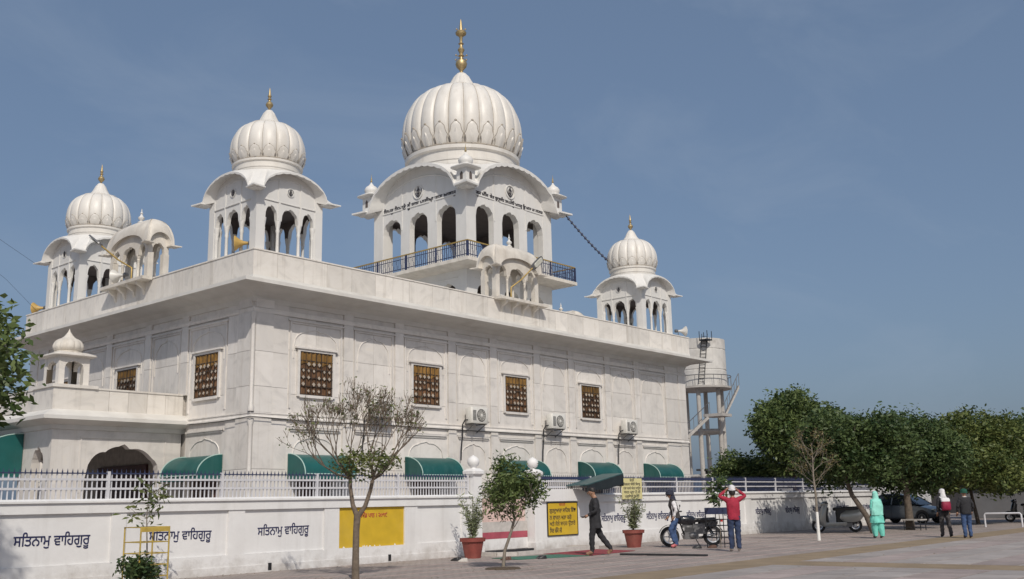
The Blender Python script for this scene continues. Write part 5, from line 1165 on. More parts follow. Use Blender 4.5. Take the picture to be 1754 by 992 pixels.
def motorcycle(loc, rz, label, scale=1.):
    t = thing('motorcycle', label, 'motorcycle', loc, rz); t.scale = (scale,)*3
    for x in (.66, -.66): wheel(t, x, .30, .30, .09, spokes=5)
    b = MB()
    for s in (-.07, .07): b.tube([(.66, s, .30), (.52, s, .62), (.42, s, .92)], [.022, .024, .028], 7)
    b.build('fork', 'chrome', t, 60)
    b = MB(); b.tube([(.38, -.34, 1.03), (.40, -.2, 1.02), (.43, 0, .98), (.40, .2, 1.02), (.38, .34, 1.03)], .015, 6)
    for s in (-1, 1): b.tube([(.385, s*.24, 1.03), (.36, s*.36, 1.035)], .022, 6); b.tube([(.40, s*.2, 1.03), (.38, s*.27, 1.18)], .007, 4); b.ball((.38, s*.28, 1.2), (.015, .055, .035), 8, 6)
    b.build('handlebar', 'plastic_black', t, 60)
    b = MB(); b.loft([(.0, 0, 0, .02, .02), (0, 0, .03, .09, .08), (0, 0, .10, .10, .09), (0, 0, .12, .09, .08)], 14); b.xf(Matrix.Translation((.46, 0, .86)) @ Matrix.Rotation(PI/2, 4, 'Y')); b.build('headlamp', 'chrome', t, 60)
    b = MB(); b.loft([(.12, 0, .66, .26, .10), (.13, 0, .74, .30, .14), (.14, 0, .82, .29, .15), (.15, 0, .88, .24, .11), (.16, 0, .905, .12, .05)], 18, 2.6); b.build('tank', 'bike_paint', t, 60)
    b = MB(); b.loft([(-.36, 0, .70, .36, .10), (-.37, 0, .76, .40, .12), (-.38, 0, .80, .40, .12), (-.38, 0, .82, .36, .09)], 18, 3)
    for i, v in enumerate(b.v): b.v[i] = (v[0], v[1], v[2]+.09*max(0, (-v[0]-.45))**1.2)
    b.build('saddle', 'plastic_black', t, 60)
    b = MB(); b.loft([(-.5, 0, .55, .24, .075), (-.52, 0, .64, .32, .09), (-.55, 0, .72, .30, .08)], 14, 2.6); b.build('side_panel', 'bike_paint', t, 60)
    b = MB(); b.box(-.20, .22, -.11, .11, .22, .42); b.loft([(.06, 0, .40, .11, .09), (.08, 0, .52, .11, .10), (.09, 0, .60, .09, .08)], 12, 4)
    for i in range(5): b.box(-.03, .20, -.12, .12, .43+i*.03, .442+i*.03)
    b.ball((-.02, .12, .32), (.11, .04, .09), 12, 8); b.ball((-.02, -.12, .32), (.11, .04, .09), 12, 8); b.box(-.42, -.05, -.09, .09, .36, .66); b.box(-.1, .26, -.05, .05, .55, .70); b.build('engine', 'lamp_grey', t, 40)
    b = MB(); b.tube([(.16, -.11, .46), (.26, -.13, .36), (.20, -.15, .22), (-.2, -.16, .22), (-.45, -.17, .26), (-.85, -.17, .34)], [.02, .022, .022, .026, .045, .045], 8); b.build('exhaust', 'chrome', t, 60)
    b = MB()
    for s in (-.05, .05): b.tube([(.40, s*.4, .88), (.1, s, .66), (-.5, s*1.6, .62), (-.86, s*1.4, .78)], .018, 6); b.tube([(.36, s*.4, .8), (.2, s, .3), (-.2, s, .26), (-.66, s*1.7, .30)], .018, 6); b.tube([(-.5, s*1.7, .66), (-.66, s*1.9, .34)], .026, 7)
    b.build('frame', 'iron_black', t, 60)
    for x0, a0, a1, nm in ((.66, .35, 2.5, 'mudguard'), (-.66, .3, 2.2, 'mudguard')):
        b = MB(); n = 10; vs = []
        for i in range(n+1):
            a = a0+(a1-a0)*i/n if x0 > 0 else PI-(a0+(a1-a0)*i/n)
            for s, rr in ((-.06, .335), (0, .35), (.06, .335)): vs.append((x0+rr*math.cos(a), s, .30+rr*math.sin(a)))
        b.add(vs, [(3*i+j, 3*i+j+1, 3*i+j+4, 3*i+j+3) for i in range(n) for j in (0, 1)]); b.build(nm, 'bike_paint', t, 60)
    b = MB(); b.box(-.98, -.92, -.06, .06, .70, .78); b.build('tail_lamp', 'lamp_red', t)
    b = MB(); b.tube([(-.1, .12, .22), (-.18, .26, .01)], .014, 5); b.build('side_stand', 'iron_black', t)
motorcycle((12.02, -6.73, 0), math.atan2(.97, -1.02), 'black motorcycle parked along the lettered wall', 1.06)
def scooter(loc, rz, label, m, sc=1., mb_='plastic_black'):
    t = thing('scooter', label, 'scooter', loc, rz); t.scale = (sc,)*3
    for x in (.62, -.62): wheel(t, x, .235, .235, .10, spokes=5, rim=.6)
    b = MB(); b.loft([(.40, 0, .22, .12, .16), (.47, 0, .40, .13, .19), (.45, 0, .60, .12, .21), (.40, 0, .80, .11, .19), (.36, 0, .94, .09, .15)], 16, 3); b.build('leg_shield', m, t, 50)
    b = MB(); b.loft([(.30, 0, .34, .05, .14), (.34, 0, .60, .06, .16), (.29, 0, .86, .05, .13)], 12, 3); b.build('inner_shield', 'plastic_black', t, 50)
    b = MB(); b.loft([(.62, 0, .36, .16, .06), (.62, 0, .46, .20, .08), (.58, 0, .52, .14, .07)], 14, 2.4); b.build('front_mudguard', m, t, 60)
    b = MB(); b.loft([(.36, 0, .90, .10, .12), (.38, 0, .98, .13, .16), (.36, 0, 1.04, .10, .13), (.34, 0, 1.07, .05, .07)], 16, 2.6); b.build('handlebar_cowl', m, t, 60)
    b = MB(); b.ball((.49, 0, .98), (.03, .09, .055), 12, 8); b.build('headlamp', 'lamp_glass', t, 60)
    b = MB()
    b.tube([(.34, -.12, 1.0), (.34, .12, 1.0)], .02, 6)
    for s in (-1, 1): b.tube([(.34, s*.10, 1.0), (.27, s*.34, 1.0)], .02, 6); b.tube([(.33, s*.2, 1.02), (.34, s*.26, 1.2)], .008, 4); b.ball((.34, s*.28, 1.22), (.015, .06, .04), 8, 6)
    b.build('handlebar', mb_, t, 60)
    b = MB(); b.loft([(.06, 0, .20, .40, .14), (.06, 0, .30, .42, .17), (.04, 0, .34, .40, .16)], 14, 5); b.build('footboard', m, t, 40)
    b = MB(); b.loft([(-.34, 0, .30, .36, .12), (-.36, 0, .50, .37, .14), (-.40, 0, .66, .42, .14), (-.42, 0, .76, .42, .13)], 18, 3.2); b.build('underseat', mb_, t, 60)
    for s in (-1, 1):
        b = MB(); b.loft([(-.50, s*.14, .34, .26, .03), (-.50, s*.165, .48, .40, .05), (-.58, s*.16, .62, .44, .045), (-.66, s*.12, .74, .34, .03)], 16, 2.4)
        for i, v in enumerate(b.v): b.v[i] = (v[0], v[1], v[2]+.10*max(0, -v[0]-.5))
        b.build('side_panel', m, t, 60)
    b = MB(); b.loft([(-.34, 0, .74, .42, .12), (-.35, 0, .80, .46, .14), (-.36, 0, .84, .45, .135), (-.36, 0, .86, .40, .10)], 18, 2.8)
    for i, v in enumerate(b.v): b.v[i] = (v[0], v[1], v[2]+.06*max(0, -v[0]-.4))
    b.build('saddle', 'plastic_black', t, 60)
    b = MB(); b.tube([(-.75, -.16, .86), (-.98, -.12, .92), (-1.0, 0, .92), (-.98, .12, .92), (-.75, .16, .86)], .014, 6); b.build('grab_rail', 'chrome', t, 60)
    b = MB(); b.box(-1.02, -.97, -.09, .09, .66, .74); b.build('tail_lamp', 'lamp_red', t)
    b = MB(); b.tube([(-.3, -.17, .24), (-.5, -.19, .25), (-.85, -.19, .33)], [.02, .05, .05], 8); b.build('exhaust', 'lamp_grey', t, 60)
    b = MB(); b.box(-.5, -.2, -.12, .12, .18, .36); b.build('engine', 'lamp_grey', t)
    b = MB()
    for s in (-.06, .06): b.tube([(.62, s, .235), (.50, s, .6)], .02, 6)
    b.build('fork', 'lamp_grey', t)
scooter((24.65, -6.15, 0), math.atan2(1.38, -.74), 'silver scooter with black saddle parked beside the wall', 'scooter_silver', 1.18)
scooter((39.5, -9.6, 0), math.atan2(1, -.2), 'dark two-wheeler with pale front parked behind the barrier hoop', 'bike_paint', 1.05, 'cloth_white')
def car(loc, rz, label):
    t = thing('car', label, 'car', loc, rz)
    # local x forward; length 3.9, width 1.66
    st = [(-1.93, .42, .80, .70), (-1.88, .30, .93, .78), (-1.6, .24, .98, .82), (-.8, .22, .98, .83), (.3, .22, .97, .83), (.95, .22, .94, .82), (1.45, .24, .84, .80), (1.80, .28, .72, .74), (1.93, .36, .60, .64)]
    b = MB(); n = 0; vs = []; fs = []; k = 9
    for x, zl, zh, hw in st:
        zm = zl+(zh-zl)*.5; sec = [(-hw*.86, zl), (-hw*.97, zl+.08), (-hw, zm), (-hw*.96, zh-.06), (0, zh+.02), (hw*.96, zh-.06), (hw, zm), (hw*.97, zl+.08), (hw*.86, zl)]
        vs += [(x, y, z) for y, z in sec]
    for i in range(len(st)-1):
        for j in range(k): fs.append((i*k+j, i*k+(j+1) % k, (i+1)*k+(j+1) % k, (i+1)*k+j))
    fs += [tuple(range(k))[::-1], tuple(range((len(st)-1)*k, len(st)*k))]
    b.add(vs, fs); b.build('body', 'car_grey', t, 40)
    g = MB(); vs = []
    cab = [(-1.86, .90, .90, .74), (-1.55, .92, 1.32, .70), (-1.0, .94, 1.48, .68), (-.2, .94, 1.50, .68), (.35, .94, 1.38, .69), (1.05, .90, .94, .74)]
    fs = []; k = 6
    for x, zl, zh, hw in cab: vs += [(x, -hw, zl), (x, -hw*.97, zl+(zh-zl)*.3), (x, -hw*.80, zh), (x, hw*.80, zh), (x, hw*.97, zl+(zh-zl)*.3), (x, hw, zl)]
    for i in range(len(cab)-1):
        for j in range(5): fs.append((i*k+j, i*k+j+1, (i+1)*k+j+1, (i+1)*k+j))
    g.add(vs, fs); g.build('cabin', 'car_glass', t, 30)
    r = MB(); vs = [(-1.50, -.56, 1.335), (-1.0, -.56, 1.49), (-.2, -.56, 1.51), (.30, -.56, 1.40), (-1.50, .56, 1.335), (-1.0, .56, 1.49), (-.2, .56, 1.51), (.30, .56, 1.40)]
    r.add(vs, [(0, 1, 5, 4), (1, 2, 6, 5), (2, 3, 7, 6)])
    for s in (-1, 1):
        for p, q in (((-1.52, .57, 1.33), (-1.80, .73, .95)), ((.32, .57, 1.39), (1.0, .74, .95)), ((-.42, .562, 1.50), (-.48, .72, .96)), ((-1.5, .57, 1.33), (-1.0, .562, 1.49)), ((-1.0, .562, 1.49), (-.2, .562, 1.51)), ((-.2, .562, 1.51), (.32, .57, 1.39))):
            r.tube([(p[0], s*p[1], p[2]), (q[0], s*q[1], q[2])], .035, 5)
    r.build('roof', 'car_grey', t, 40)
    for x in (1.22, -1.18):
        for s in (-1, 1):
            a = MB(); a.lathe([(.36, -.02), (.36, .02)], 24); a.xf(Matrix.Translation((x, s*.80, .33)) @ Matrix.Rotation(PI/2, 4, 'X')); a.build('wheel_arch', 'plastic_black', t)
            wheel(t, x, .30, .30, .18, y=s*.76, spokes=7, rim=.62)
    for s in (-1, 1):
        h_ = MB(); h_.ball((1.72, s*.55, .66), (.14, .16, .09), 12, 8); h_.build('headlight', 'lamp_glass', t, 60)
        m_ = MB(); m_.ball((.62, s*.86, 1.0), (.07, .09, .06), 10, 6); m_.build('mirror', 'car_grey', t, 60)
        h_ = MB(); h_.box(-1.93, -1.86, s*.62-.10, s*.62+.10, .70, .92); h_.build('tail_light', 'lamp_red', t)
        for x in (.05, -.75): d = MB(); d.box(x-.09, x+.09, s*.835-.012, s*.835+.012, .80, .825); d.build('door_handle', 'car_grey', t)
        d = MB(); d.tube([(.55, s*.822, .92), (.55, s*.838, .6), (.50, s*.828, .28)], .006, 4); d.tube([(-.44, s*.826, .92), (-.44, s*.838, .6), (-.44, s*.828, .28)], .006, 4); d.build('door_seam', 'plastic_black', t)
    b = MB(); b.box(1.88, 1.955, -.55, .55, .34, .50); b.build('grille', 'plastic_black', t)
    b = MB(); b.box(1.955, 1.965, -.24, .24, .40, .50); b.build('number_plate', 'cloth_white', t)
car((38.2, -4.25, 0), math.atan2(-1, -.16), 'grey hatchback car parked before the white boundary wall')
# low iron bench-like stand under the thick-trunked tree
sd = thing('iron_stand', 'low dark iron stand with pale top beside the thick trunk', 'stand', (27.2, -8.45, 0), -.2)
b = MB(); b.box(-.25, .25, -.42, .42, .40, .45); b.build('top', 'concrete', sd)
for x in (-.2, .2):
    for y in (-.37, .37): b = MB(); b.tube([(x, y, 0), (x, y, .4)], .025, 6); b.build('leg', 'iron_black', sd)
b = MB(); b.tube([(-.2, -.37, .12), (-.2, .37, .12)], .015, 5); b.build('stretcher', 'iron_black', sd)

# ------------------------------------------------------------------ mats, slate strips, shoes
def mat_(pts, m, label): b = MB(); b.prism(pts, 'z', .004, .016); tag(b.build('mat', m), label, 'mat')
mat_([(4.4, -5.0), (6.6, -5.6), (6.3, -6.9), (4.1, -6.2)], 'mat_green', 'green mat laid on the paving before the gate')
mat_([(6.65, -5.0), (9.4, -4.9), (9.0, -6.6), (6.35, -6.9)], 'mat_red', 'red mat under the feet of the black-clad walker')
b = MB(); b.box(0, 2.6, -.06, .06, .004, .05); b.xf(Matrix.Translation((6.95, -7.5, 0)) @ Matrix.Rotation(-1.5, 4, 'Z')); tag(b.build('slate_strip', 'slate'), 'low black strip lying across the paving', 'strip')
def shoe_mesh():
    b = MB(); b.loft([(0, 0, 0, .045, .13), (0, 0, .02, .045, .13), (0, -.02, .05, .04, .10), (0, -.05, .08, .035, .06), (0, -.06, .085, .02, .04)], 12, 2.4); return b
SH = {}
def shoes(x, y, rz, m, label):
    if m not in SH: SH[m] = shoe_mesh().mesh('shoe', m, 50)
    for i, s in enumerate((-.07, .07)):
        o = link('shoe', SH[m], None, (x+s*math.cos(rz), y+s*math.sin(rz), .004)); o.rotation_euler = (0, 0, rz+s*2); tag(o, label, 'shoe', 'shoes left on the paving')
shoes(3.25, -4.75, .4, 'plastic_black', 'black shoe of a pair beside the flowerpot'); shoes(3.0, -5.25, .7, 'shoe_pale', 'pale slipper of a pair below the black shoes'); shoes(3.95, -5.9, .2, 'shoe_brown', 'brown sandal of a pair near the thin-stemmed tree')
shoes(4.75, -6.45, 1.2, 'plastic_black', 'black shoe of a pair at the green mat edge'); shoes(10.85, -7.6, .9, 'plastic_black', 'black shoe of a pair below the motorcycle'); shoes(11.25, -7.9, .7, 'shoe_brown', 'brown shoe of a pair below the motorcycle')

# ------------------------------------------------------------------ people
BASE = dict(pel=(0, 0, .95), wai=(0, 0, 1.09), che=(0, .005, 1.28), nec=(0, -.01, 1.46), hd0=(0, .0, 1.53), hd1=(0, .02, 1.61), hd2=(0, .01, 1.69),
            shL=(-.175, -.01, 1.40), elL=(-.225, -.03, 1.13), wrL=(-.22, .06, .90), shR=(.175, -.01, 1.40), elR=(.225, -.03, 1.13), wrR=(.22, .06, .90),
            hiL=(-.09, 0, .90), knL=(-.10, .03, .50), anL=(-.10, -.02, .09), toL=(-.115, .15, .035), hiR=(.09, 0, .90), knR=(.10, .03, .50), anR=(.10, -.02, .09), toR=(.115, .15, .035))
RADII = dict(pel=(.155, .12), wai=(.14, .11), che=(.165, .12), nec=(.058, .06), hd0=(.062, .067), hd1=(.084, .104), hd2=(.075, .092), sh=(.076, .076), el=(.058, .058), wr=(.040, .040), hi=(.108, .112), kn=(.084, .086), an=(.066, .068), to=(.048, .036))
EDG = [('pel', 'wai', 'T'), ('wai', 'che', 'T'), ('che', 'nec', 'T'), ('nec', 'hd0', 'H'), ('hd0', 'hd1', 'H'), ('hd1', 'hd2', 'H')] + [e for s in 'LR' for e in (('che', 'sh'+s, 'T'), ('sh'+s, 'el'+s, 'A'), ('el'+s, 'wr'+s, 'F'), ('pel', 'hi'+s, 'P'), ('hi'+s, 'kn'+s, 'P'), ('kn'+s, 'an'+s, 'P'), ('an'+s, 'to'+s, 'S'))]
def person(label, loc, rz, pose, mats, H=1.75, girth=1.):
    """mats: dict T torso, A upper arm, F forearm, P legs, S shoes, H head -> material. One skinned body mesh."""
    t = thing('person', label, 'person', loc, rz); t.scale = (H/1.75,)*3
    J = {**BASE, **pose}; names = list(J); ix = {n: i for i, n in enumerate(names)}
    me = bpy.data.meshes.new('body'); me.from_pydata([J[n] for n in names], [(ix[a], ix[b]) for a, b, _ in EDG], [])
    o = bpy.data.objects.new('body', me); COL.objects.link(o)
    md = o.modifiers.new('s', 'SKIN'); md.use_smooth_shade = True; sk = me.skin_vertices[0].data
    for n in names:
        r = RADII.get(n) or RADII[n[:2]]; k = girth if n in ('pel', 'wai', 'che', 'hiL', 'hiR') else 1; sk[ix[n]].radius = (r[0]*k, r[1]*k); sk[ix[n]].use_root = n == 'pel'
    o.modifiers.new('d', 'SUBSURF').levels = 2
    m2 = bpy.data.meshes.new_from_object(o.evaluated_get(bpy.context.evaluated_depsgraph_get())); bpy.data.objects.remove(o)
    keys = ['T', 'A', 'F', 'P', 'S', 'H']; m2.materials.clear()
    for k in keys: m2.materials.append(MATS[mats[k]])
    seg = [(Vector(J[a]), Vector(J[b]), keys.index(c)) for a, b, c in EDG]
    for p in m2.polygons:
        c = p.center; best = 9
        for a, b_, k in seg:
            ab = b_-a; u = max(0, min(1, (c-a).dot(ab)/ab.length_squared)); d = (c-(a+ab*u)).length
            if d < best: best = d; p.material_index = k
        if c.z > J['nec'][2]+.015 and (c-Vector(J['hd1'])).length < .2: p.material_index = 5
        p.use_smooth = True
    for v in m2.vertices:       # creases in trousers and sleeves
        if v.co.z < J['nec'][2]-.03: v.co += v.normal*(.006*math.sin(v.co.z*52+v.co.x*23)+.005*math.sin(v.co.z*31-v.co.y*40+v.co.x*17))
    # hands with fingers, nose, ears join the same mesh
    x = MB()
    for s, sg in (('L', -1), ('R', 1)):
        w_, e = Vector(J['wr'+s]), Vector(J['el'+s]); d = (w_-e).normalized(); sd = d.cross(Vector((0, 0, 1))); sd = sd.normalized() if sd.length > .2 else Vector((0, 1, 0)); nn = sd.cross(d)
        x.tube([w_-d*.02, w_+d*.03, w_+d*.09], [.028, .038, .034], 8)
        for i, ln in enumerate((.070, .082, .078, .060)):
            b0 = w_+d*.085+sd*(i-1.5)*.019; x.tube([b0, b0+d*ln*.5+nn*.006, b0+d*ln+nn*.026], [.010, .0095, .007], 5)
        b0 = w_+d*.025+sd*.034*-sg; x.tube([b0, b0+d*.03+sd*.03*-sg, b0+d*.065+sd*.036*-sg+nn*.012], [.013, .011, .009], 5)
    h_ = Vector(J['hd1']); up = (Vector(J['hd2'])-Vector(J['hd0'])).normalized(); fw = Vector((0, 1, 0)); fw = (fw-up*fw.dot(up)).normalized(); rt = fw.cross(up)
    x.tube([h_+fw*.085+up*.035, h_+fw*.112-up*.005, h_+fw*.088-up*.012], [.010, .016, .010], 6)
    for sg in (-1, 1): x.ball(tuple(h_+rt*sg*.078), (.012, .022, .032), 8, 6)
    xm = x.mesh('extra', 'skin', 180); bm = bmesh.new(); bm.from_mesh(m2); nf = len(bm.faces); bm.from_mesh(xm); bm.faces.ensure_lookup_table()
    m2.materials.append(MATS['skin'])
    for f in bm.faces[nf:]: f.material_index = 6; f.smooth = True
    bm.to_mesh(m2); bm.free(); link('body', m2, t)
    fm = MB(); 
    for sg in (-1, 1): fm.ball(tuple(h_+fw*.094+rt*sg*.032+up*.022), .009, 6, 4)
    fm.tube([h_+fw*.100-up*.045-rt*.022, h_+fw*.104-up*.047, h_+fw*.100-up*.045+rt*.022], .005, 4); fm.build('face_features', 'hair', t)
    return t
def garment(t, name, rings, m, n=40, smooth=80, power=2.2, fold=.022):
    """cloth shell: rings interpolated and rippled into soft folds that deepen towards the hem"""
    fine = []; z0, z1 = rings[0][2], rings[-1][2]
    for a, c in zip(rings, rings[1:]):
        for k in range(6): fine.append(tuple(p+(q-p)*k/6 for p, q in zip(a[:5], c[:5])))
    fine.append(rings[-1][:5]); b = MB(); b.loft(fine, n, power); ph = rnd.uniform(0, 6)
    for j, rg in enumerate(fine):
        k = fold*(1.25-(rg[2]-z0)/(z1-z0+1e-6))
        for i in range(n):
            a = 2*PI*i/n; w_ = 1+k*(math.sin(5*a+ph+rg[2]*6)+.8*math.sin(9*a-rg[2]*11+ph*2)+.7*math.sin(2*a+rg[2]*19)); x, y, z = b.v[j*n+i]; b.v[j*n+i] = (rg[0]+(x-rg[0])*w_, rg[1]+(y-rg[1])*w_, z+.006*math.sin(4*a+ph))
    return b.build(name, m, t, smooth)
def turban(t, c, m, r=(.108, .122, .10)):
    b = MB(); rx, ry, rz_ = r
    b.loft([(c[0], c[1], c[2]-.045, rx*.90, ry*.90), (c[0], c[1], c[2]-.01, rx*1.04, ry*1.04), (c[0], c[1], c[2]+.03, rx*1.06, ry*1.08), (c[0], c[1]-.005, c[2]+.07, rx*.92, ry*.95), (c[0], c[1]-.01, c[2]+.10, rx*.6, ry*.65), (c[0], c[1]-.01, c[2]+.115, rx*.15, ry*.15)], 18)
    for k in range(4): z = c[2]-.02+k*.028; b.tube([(c[0]+rx*1.05*(1-.06*k)*math.cos(a), c[1]+ry*1.06*(1-.06*k)*math.sin(a), z+.018*math.sin(a+k)) for a in np.linspace(0, 2*PI, 17)], .014, 5)
    b.build('turban', m, t, 60)
LEFTWARD, AWAY = YAW, YAW-PI/2
# man in black walking along the wall, phone in hand
p = person('man in a long black tunic and trousers striding on the red mat', (6.55, -6.95, 0), LEFTWARD,
    dict(hd0=(0, .03, 1.53), hd1=(0, .06, 1.60), hd2=(0, .06, 1.68), elL=(-.24, -.02, 1.13), wrL=(-.20, .20, 1.02), elR=(.23, -.13, 1.15), wrR=(.22, -.10, .90), knL=(-.09, .10, .50), anL=(-.09, .10, .09), toL=(-.09, .27, .035), knR=(.09, -.13, .52), anR=(.09, -.42, .14), toR=(.09, -.30, .035)),
    dict(T='cloth_black', A='cloth_black', F='cloth_black', P='cloth_black', S='skin', H='skin'), 1.86, 1.12)
garment(p, 'tunic', [(0, -.03, .70, .19, .17), (0, -.01, .82, .185, .155), (0, 0, .98, .18, .145), (0, 0, 1.12, .175, .14), (0, 0, 1.28, .195, .14), (0, -.01, 1.40, .175, .11), (0, -.01, 1.47, .075, .075)], 'cloth_black')
b = MB(); b.loft([(0, .03, 1.63, .082, .092), (0, .045, 1.68, .084, .10), (0, .05, 1.73, .07, .085), (0, .05, 1.75, .03, .04)], 14); b.build('hair', 'hair', p, 60)
ph_ = thing('phone', 'black phone held out by the black-clad walker', 'phone', (6.55, -6.95, 0), LEFTWARD)
b = MB(); b.cbox((-.20, .335, 1.055), (.085, .15, .02)); b.build('case', 'plastic_black', ph_)
b = MB(); b.cbox((-.20, .335, 1.067), (.074, .135, .004)); b.build('screen', 'car_glass', ph_)
# man in a dark vest and white sleeves beside the motorcycle
p = person('man in dark waistcoat, white sleeves and jeans beside the motorcycle', (11.0, -6.75, 0), LEFTWARD,
    dict(pel=(0, -.06, .94), wai=(0, -.05, 1.08), che=(0, .02, 1.27), nec=(0, .03, 1.45), hd0=(0, .05, 1.52), hd1=(0, .085, 1.59), hd2=(0, .095, 1.67), shL=(-.17, .02, 1.40), shR=(.17, .02, 1.40), elL=(-.23, -.05, 1.14), wrL=(-.19, .04, .93), elR=(.23, .0, 1.13), wrR=(.16, .14, .95), hiL=(-.09, -.06, .89), hiR=(.09, -.06, .89), knL=(-.10, .14, .54), anL=(-.10, -.02, .10), toL=(-.10, .14, .04), knR=(.10, .02, .50), anR=(.10, -.08, .09), toR=(.11, .08, .035)),
    dict(T='cloth_grey', A='cloth_white', F='cloth_white', P='cloth_jeans', S='shoe_pink', H='skin'), 1.76)
garment(p, 'waistcoat', [(0, -.06, .90, .165, .135), (0, -.05, 1.02, .165, .135), (0, -.03, 1.14, .165, .13), (0, .01, 1.28, .185, .14), (0, .02, 1.39, .165, .115), (0, .03, 1.455, .075, .08)], 'cloth_grey')
turban(p, (0, .085, 1.64), 'cloth_navy')
garment(p, 'scarf', [(0, .0, 1.42, .12, .11), (0, .01, 1.50, .092, .095), (0, .03, 1.58, .09, .09), (0, .05, 1.66, .07, .07)], 'cloth_navy')
# man in red with both hands at his head
p = person('man in crimson sweater and dark jeans, both hands raised to his head', (9.5, -9.65, 0), AWAY,
    dict(elL=(-.38, .03, 1.50), wrL=(-.155, .06, 1.665), elR=(.38, .03, 1.50), wrR=(.155, .06, 1.665), shL=(-.18, -.01, 1.42), shR=(.18, -.01, 1.42)),
    dict(T='cloth_red', A='cloth_red', F='cloth_red', P='cloth_jeans_dark', S='shoe_pale', H='skin'), 1.78, 1.05)
garment(p, 'sweater', [(0, 0, .86, .165, .135), (0, 0, .90, .175, .14), (0, 0, 1.08, .172, .138), (0, 0, 1.28, .19, .142), (0, -.01, 1.40, .165, .11), (0, -.01, 1.465, .07, .075)], 'cloth_red')
b = MB(); b.loft([(0, -.01, 1.53, .07, .085), (0, -.01, 1.60, .088, .105), (0, 0, 1.66, .085, .10)], 14); b.build('hair', 'hair', p, 60)
turban(p, (0, .01, 1.70), 'cloth_white', (.088, .10, .085))
# woman in teal
p = person('woman in pale teal suit with her head covered, walking away', (18.9, -10.1, 0), AWAY+.25,
    dict(knL=(-.09, .08, .50), anL=(-.09, .04, .09), toL=(-.10, .20, .035), knR=(.09, -.02, .50), anR=(.09, -.12, .10), toR=(.10, .04, .03), elR=(.24, .02, 1.12), wrR=(.22, .14, .92)),
    dict(T='cloth_teal', A='cloth_teal', F='cloth_teal', P='cloth_teal', S='shoe_brown', H='skin'), 1.60)
garment(p, 'kurta', [(0, 0, .58, .285, .215), (0, 0, .66, .275, .205), (0, 0, .84, .235, .18), (0, 0, 1.02, .19, .15), (0, 0, 1.26, .195, .145), (0, -.01, 1.40, .18, .115), (0, -.01, 1.47, .08, .08)], 'cloth_teal', fold=.035)
garment(p, 'salwar', [(-.10, .03, .09, .07, .08), (-.10, .05, .25, .105, .11), (-.10, .05, .45, .125, .13), (-.08, .0, .66, .14, .15)], 'cloth_teal'); garment(p, 'salwar', [(.10, -.10, .09, .07, .08), (.10, -.07, .25, .105, .11), (.10, -.03, .45, .125, .13), (.08, 0, .66, .14, .15)], 'cloth_teal')
garment(p, 'headscarf', [(-.02, -.07, .86, .25, .125), (-.02, -.06, 1.02, .255, .135), (0, -.05, 1.22, .245, .15), (0, -.04, 1.38, .20, .14), (0, -.02, 1.48, .115, .115), (0, .0, 1.60, .105, .12), (0, 0, 1.70, .095, .11), (0, 0, 1.755, .05, .06)], 'cloth_teal_light', fold=.035)
bg_ = thing('handbag', 'dark handbag carried by the teal-clad woman', 'bag', (18.9, -10.1, 0), AWAY+.25)
b = MB(); b.loft([(.24, .17, .62, .035, .11), (.24, .17, .70, .05, .13), (.24, .17, .80, .04, .12)], 12, 3); b.build('pouch', 'plastic_black', bg_, 60); b = MB(); b.tube([(.24, .08, .80), (.22, .17, .88), (.24, .26, .80)], .010, 5); b.build('strap', 'plastic_black', bg_)
# man with backpack
p = person('man in dark clothes and white headcloth carrying a backpack', (20.1, -12.0, 0), AWAY,
    dict(knL=(-.11, .06, .50), anL=(-.12, .03, .09), toL=(-.13, .19, .035), knR=(.12, -.02, .50), anR=(.15, -.10, .09), toR=(.17, .06, .035)),
    dict(T='cloth_black', A='cloth_black', F='cloth_black', P='cloth_grey', S='cloth_black', H='skin'), 1.62)
garment(p, 'jacket', [(0, 0, .88, .175, .14), (0, 0, 1.05, .172, .14), (0, 0, 1.28, .195, .145), (0, -.01, 1.40, .175, .11), (0, -.01, 1.465, .075, .075)], 'cloth_black')
turban(p, (0, .01, 1.66), 'cloth_white', (.095, .11, .09)); garment(p, 'headcloth', [(0, -.06, 1.42, .12, .06), (0, -.06, 1.50, .10, .075), (0, -.03, 1.60, .088, .09), (0, -.01, 1.66, .08, .09)], 'cloth_white')
bp = thing('backpack', 'crimson backpack with white upper part on the man in dark clothes', 'backpack', (20.1, -12.0, 0), AWAY); bp.scale = (1.62/1.75,)*3
b = MB(); b.loft([(0, -.23, .97, .14, .07), (0, -.25, 1.02, .16, .10), (0, -.25, 1.20, .165, .105), (0, -.24, 1.30, .15, .09)], 18, 3.4); b.build('main_pouch', 'bag_red', bp, 60)
b = MB(); b.loft([(0, -.225, 1.295, .155, .085), (0, -.215, 1.38, .165, .075), (0, -.20, 1.43, .13, .05)], 18, 3.4); b.build('top_flap', 'cloth_white', bp, 60)
for s in (-1, 1): b = MB(); b.tube([(s*.11, -.16, 1.40), (s*.12, -.02, 1.475), (s*.13, .14, 1.36), (s*.15, .13, 1.15), (s*.15, -.16, 1.0)], .016, 5); b.build('strap', 'cloth_white', bp, 60)
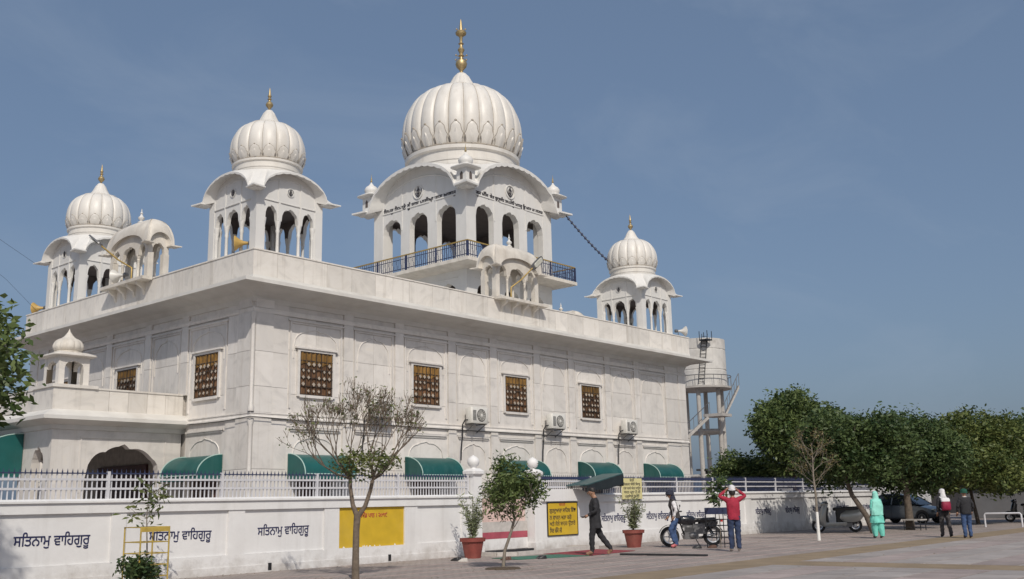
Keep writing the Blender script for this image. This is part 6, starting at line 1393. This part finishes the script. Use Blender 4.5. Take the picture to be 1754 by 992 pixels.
# man in black sweater and green turban
p = person('man in black sweater, blue jeans and green turban, seen from behind', (19.35, -12.95, 0), AWAY-.1,
    dict(knL=(-.10, .03, .50), anL=(-.10, -.03, .09), toL=(-.11, .13, .035), knR=(.10, .08, .50), anR=(.11, .04, .09), toR=(.12, .20, .035), elL=(-.27, -.02, 1.14), wrL=(-.28, .08, .92), elR=(.27, -.02, 1.14), wrR=(.24, .10, .93)),
    dict(T='cloth_black', A='cloth_black', F='cloth_black', P='cloth_jeans', S='shoe_brown', H='skin'), 1.60, 1.15)
garment(p, 'sweater', [(0, 0, .86, .19, .155), (0, 0, .90, .20, .16), (0, 0, 1.08, .195, .155), (0, 0, 1.28, .21, .155), (0, -.01, 1.40, .185, .12), (0, -.01, 1.465, .08, .08)], 'cloth_black')
garment(p, 'shirt_collar', [(0, -.01, 1.45, .075, .075), (0, -.01, 1.49, .07, .072)], 'cloth_white')
turban(p, (0, .0, 1.66), 'cloth_green', (.115, .13, .11))
tree('street_tree', 'taller leafy tree shading the lettered wall beside the porch', (-14.6, -9.6, 0), [(-14.6, -9.6, 0), (-14.5, -9.6, 2.2), (-14.2, -9.5, 4.4)], .17, (-13.9, -9.35, 6.6), (1.9, 1.5, 1.6), 1300, .12, 'leaf_mid', 61, size=.15, spread=.14)

# dry leaves blown against the wall and round the trees
rl = np.random.default_rng(88); pts = []
for cx_, cy_, sx_, sy_, n_ in ((-2, YF-.35, 5, .22, 200), (18, YF-.35, 9, .25, 260), (1.15, -8.25, .6, .5, 90), (-2.5, -7.5, .8, .6, 90), (16.8, -8.9, .9, .7, 80), (23, -8, 1.6, 1.3, 160), (9, -10, 9, 3.5, 240)):
    pts.append(np.stack([rl.normal(cx_, sx_, n_), rl.normal(cy_, sy_, n_), np.full(n_, .012)], 1))
P_ = np.concatenate(pts); P_ = P_[(P_[:, 1] < YF-.08)]; P_[:, 2] += rl.uniform(0, .01, len(P_))
lv = leaf_mesh('fallen_leaves', P_, .06, 'leaf_dry', rl, 1, .0, .5, 0.)
co = np.zeros(len(lv.vertices)*3); lv.vertices.foreach_get('co', co); co = co.reshape(-1, 3); co[:, 2] = .01+np.abs(co[:, 2]-.012)*.25; lv.vertices.foreach_set('co', co.ravel())
tag(link('fallen_leaves', lv), 'dry fallen leaves scattered over the paving', 'leaves', kind='stuff')
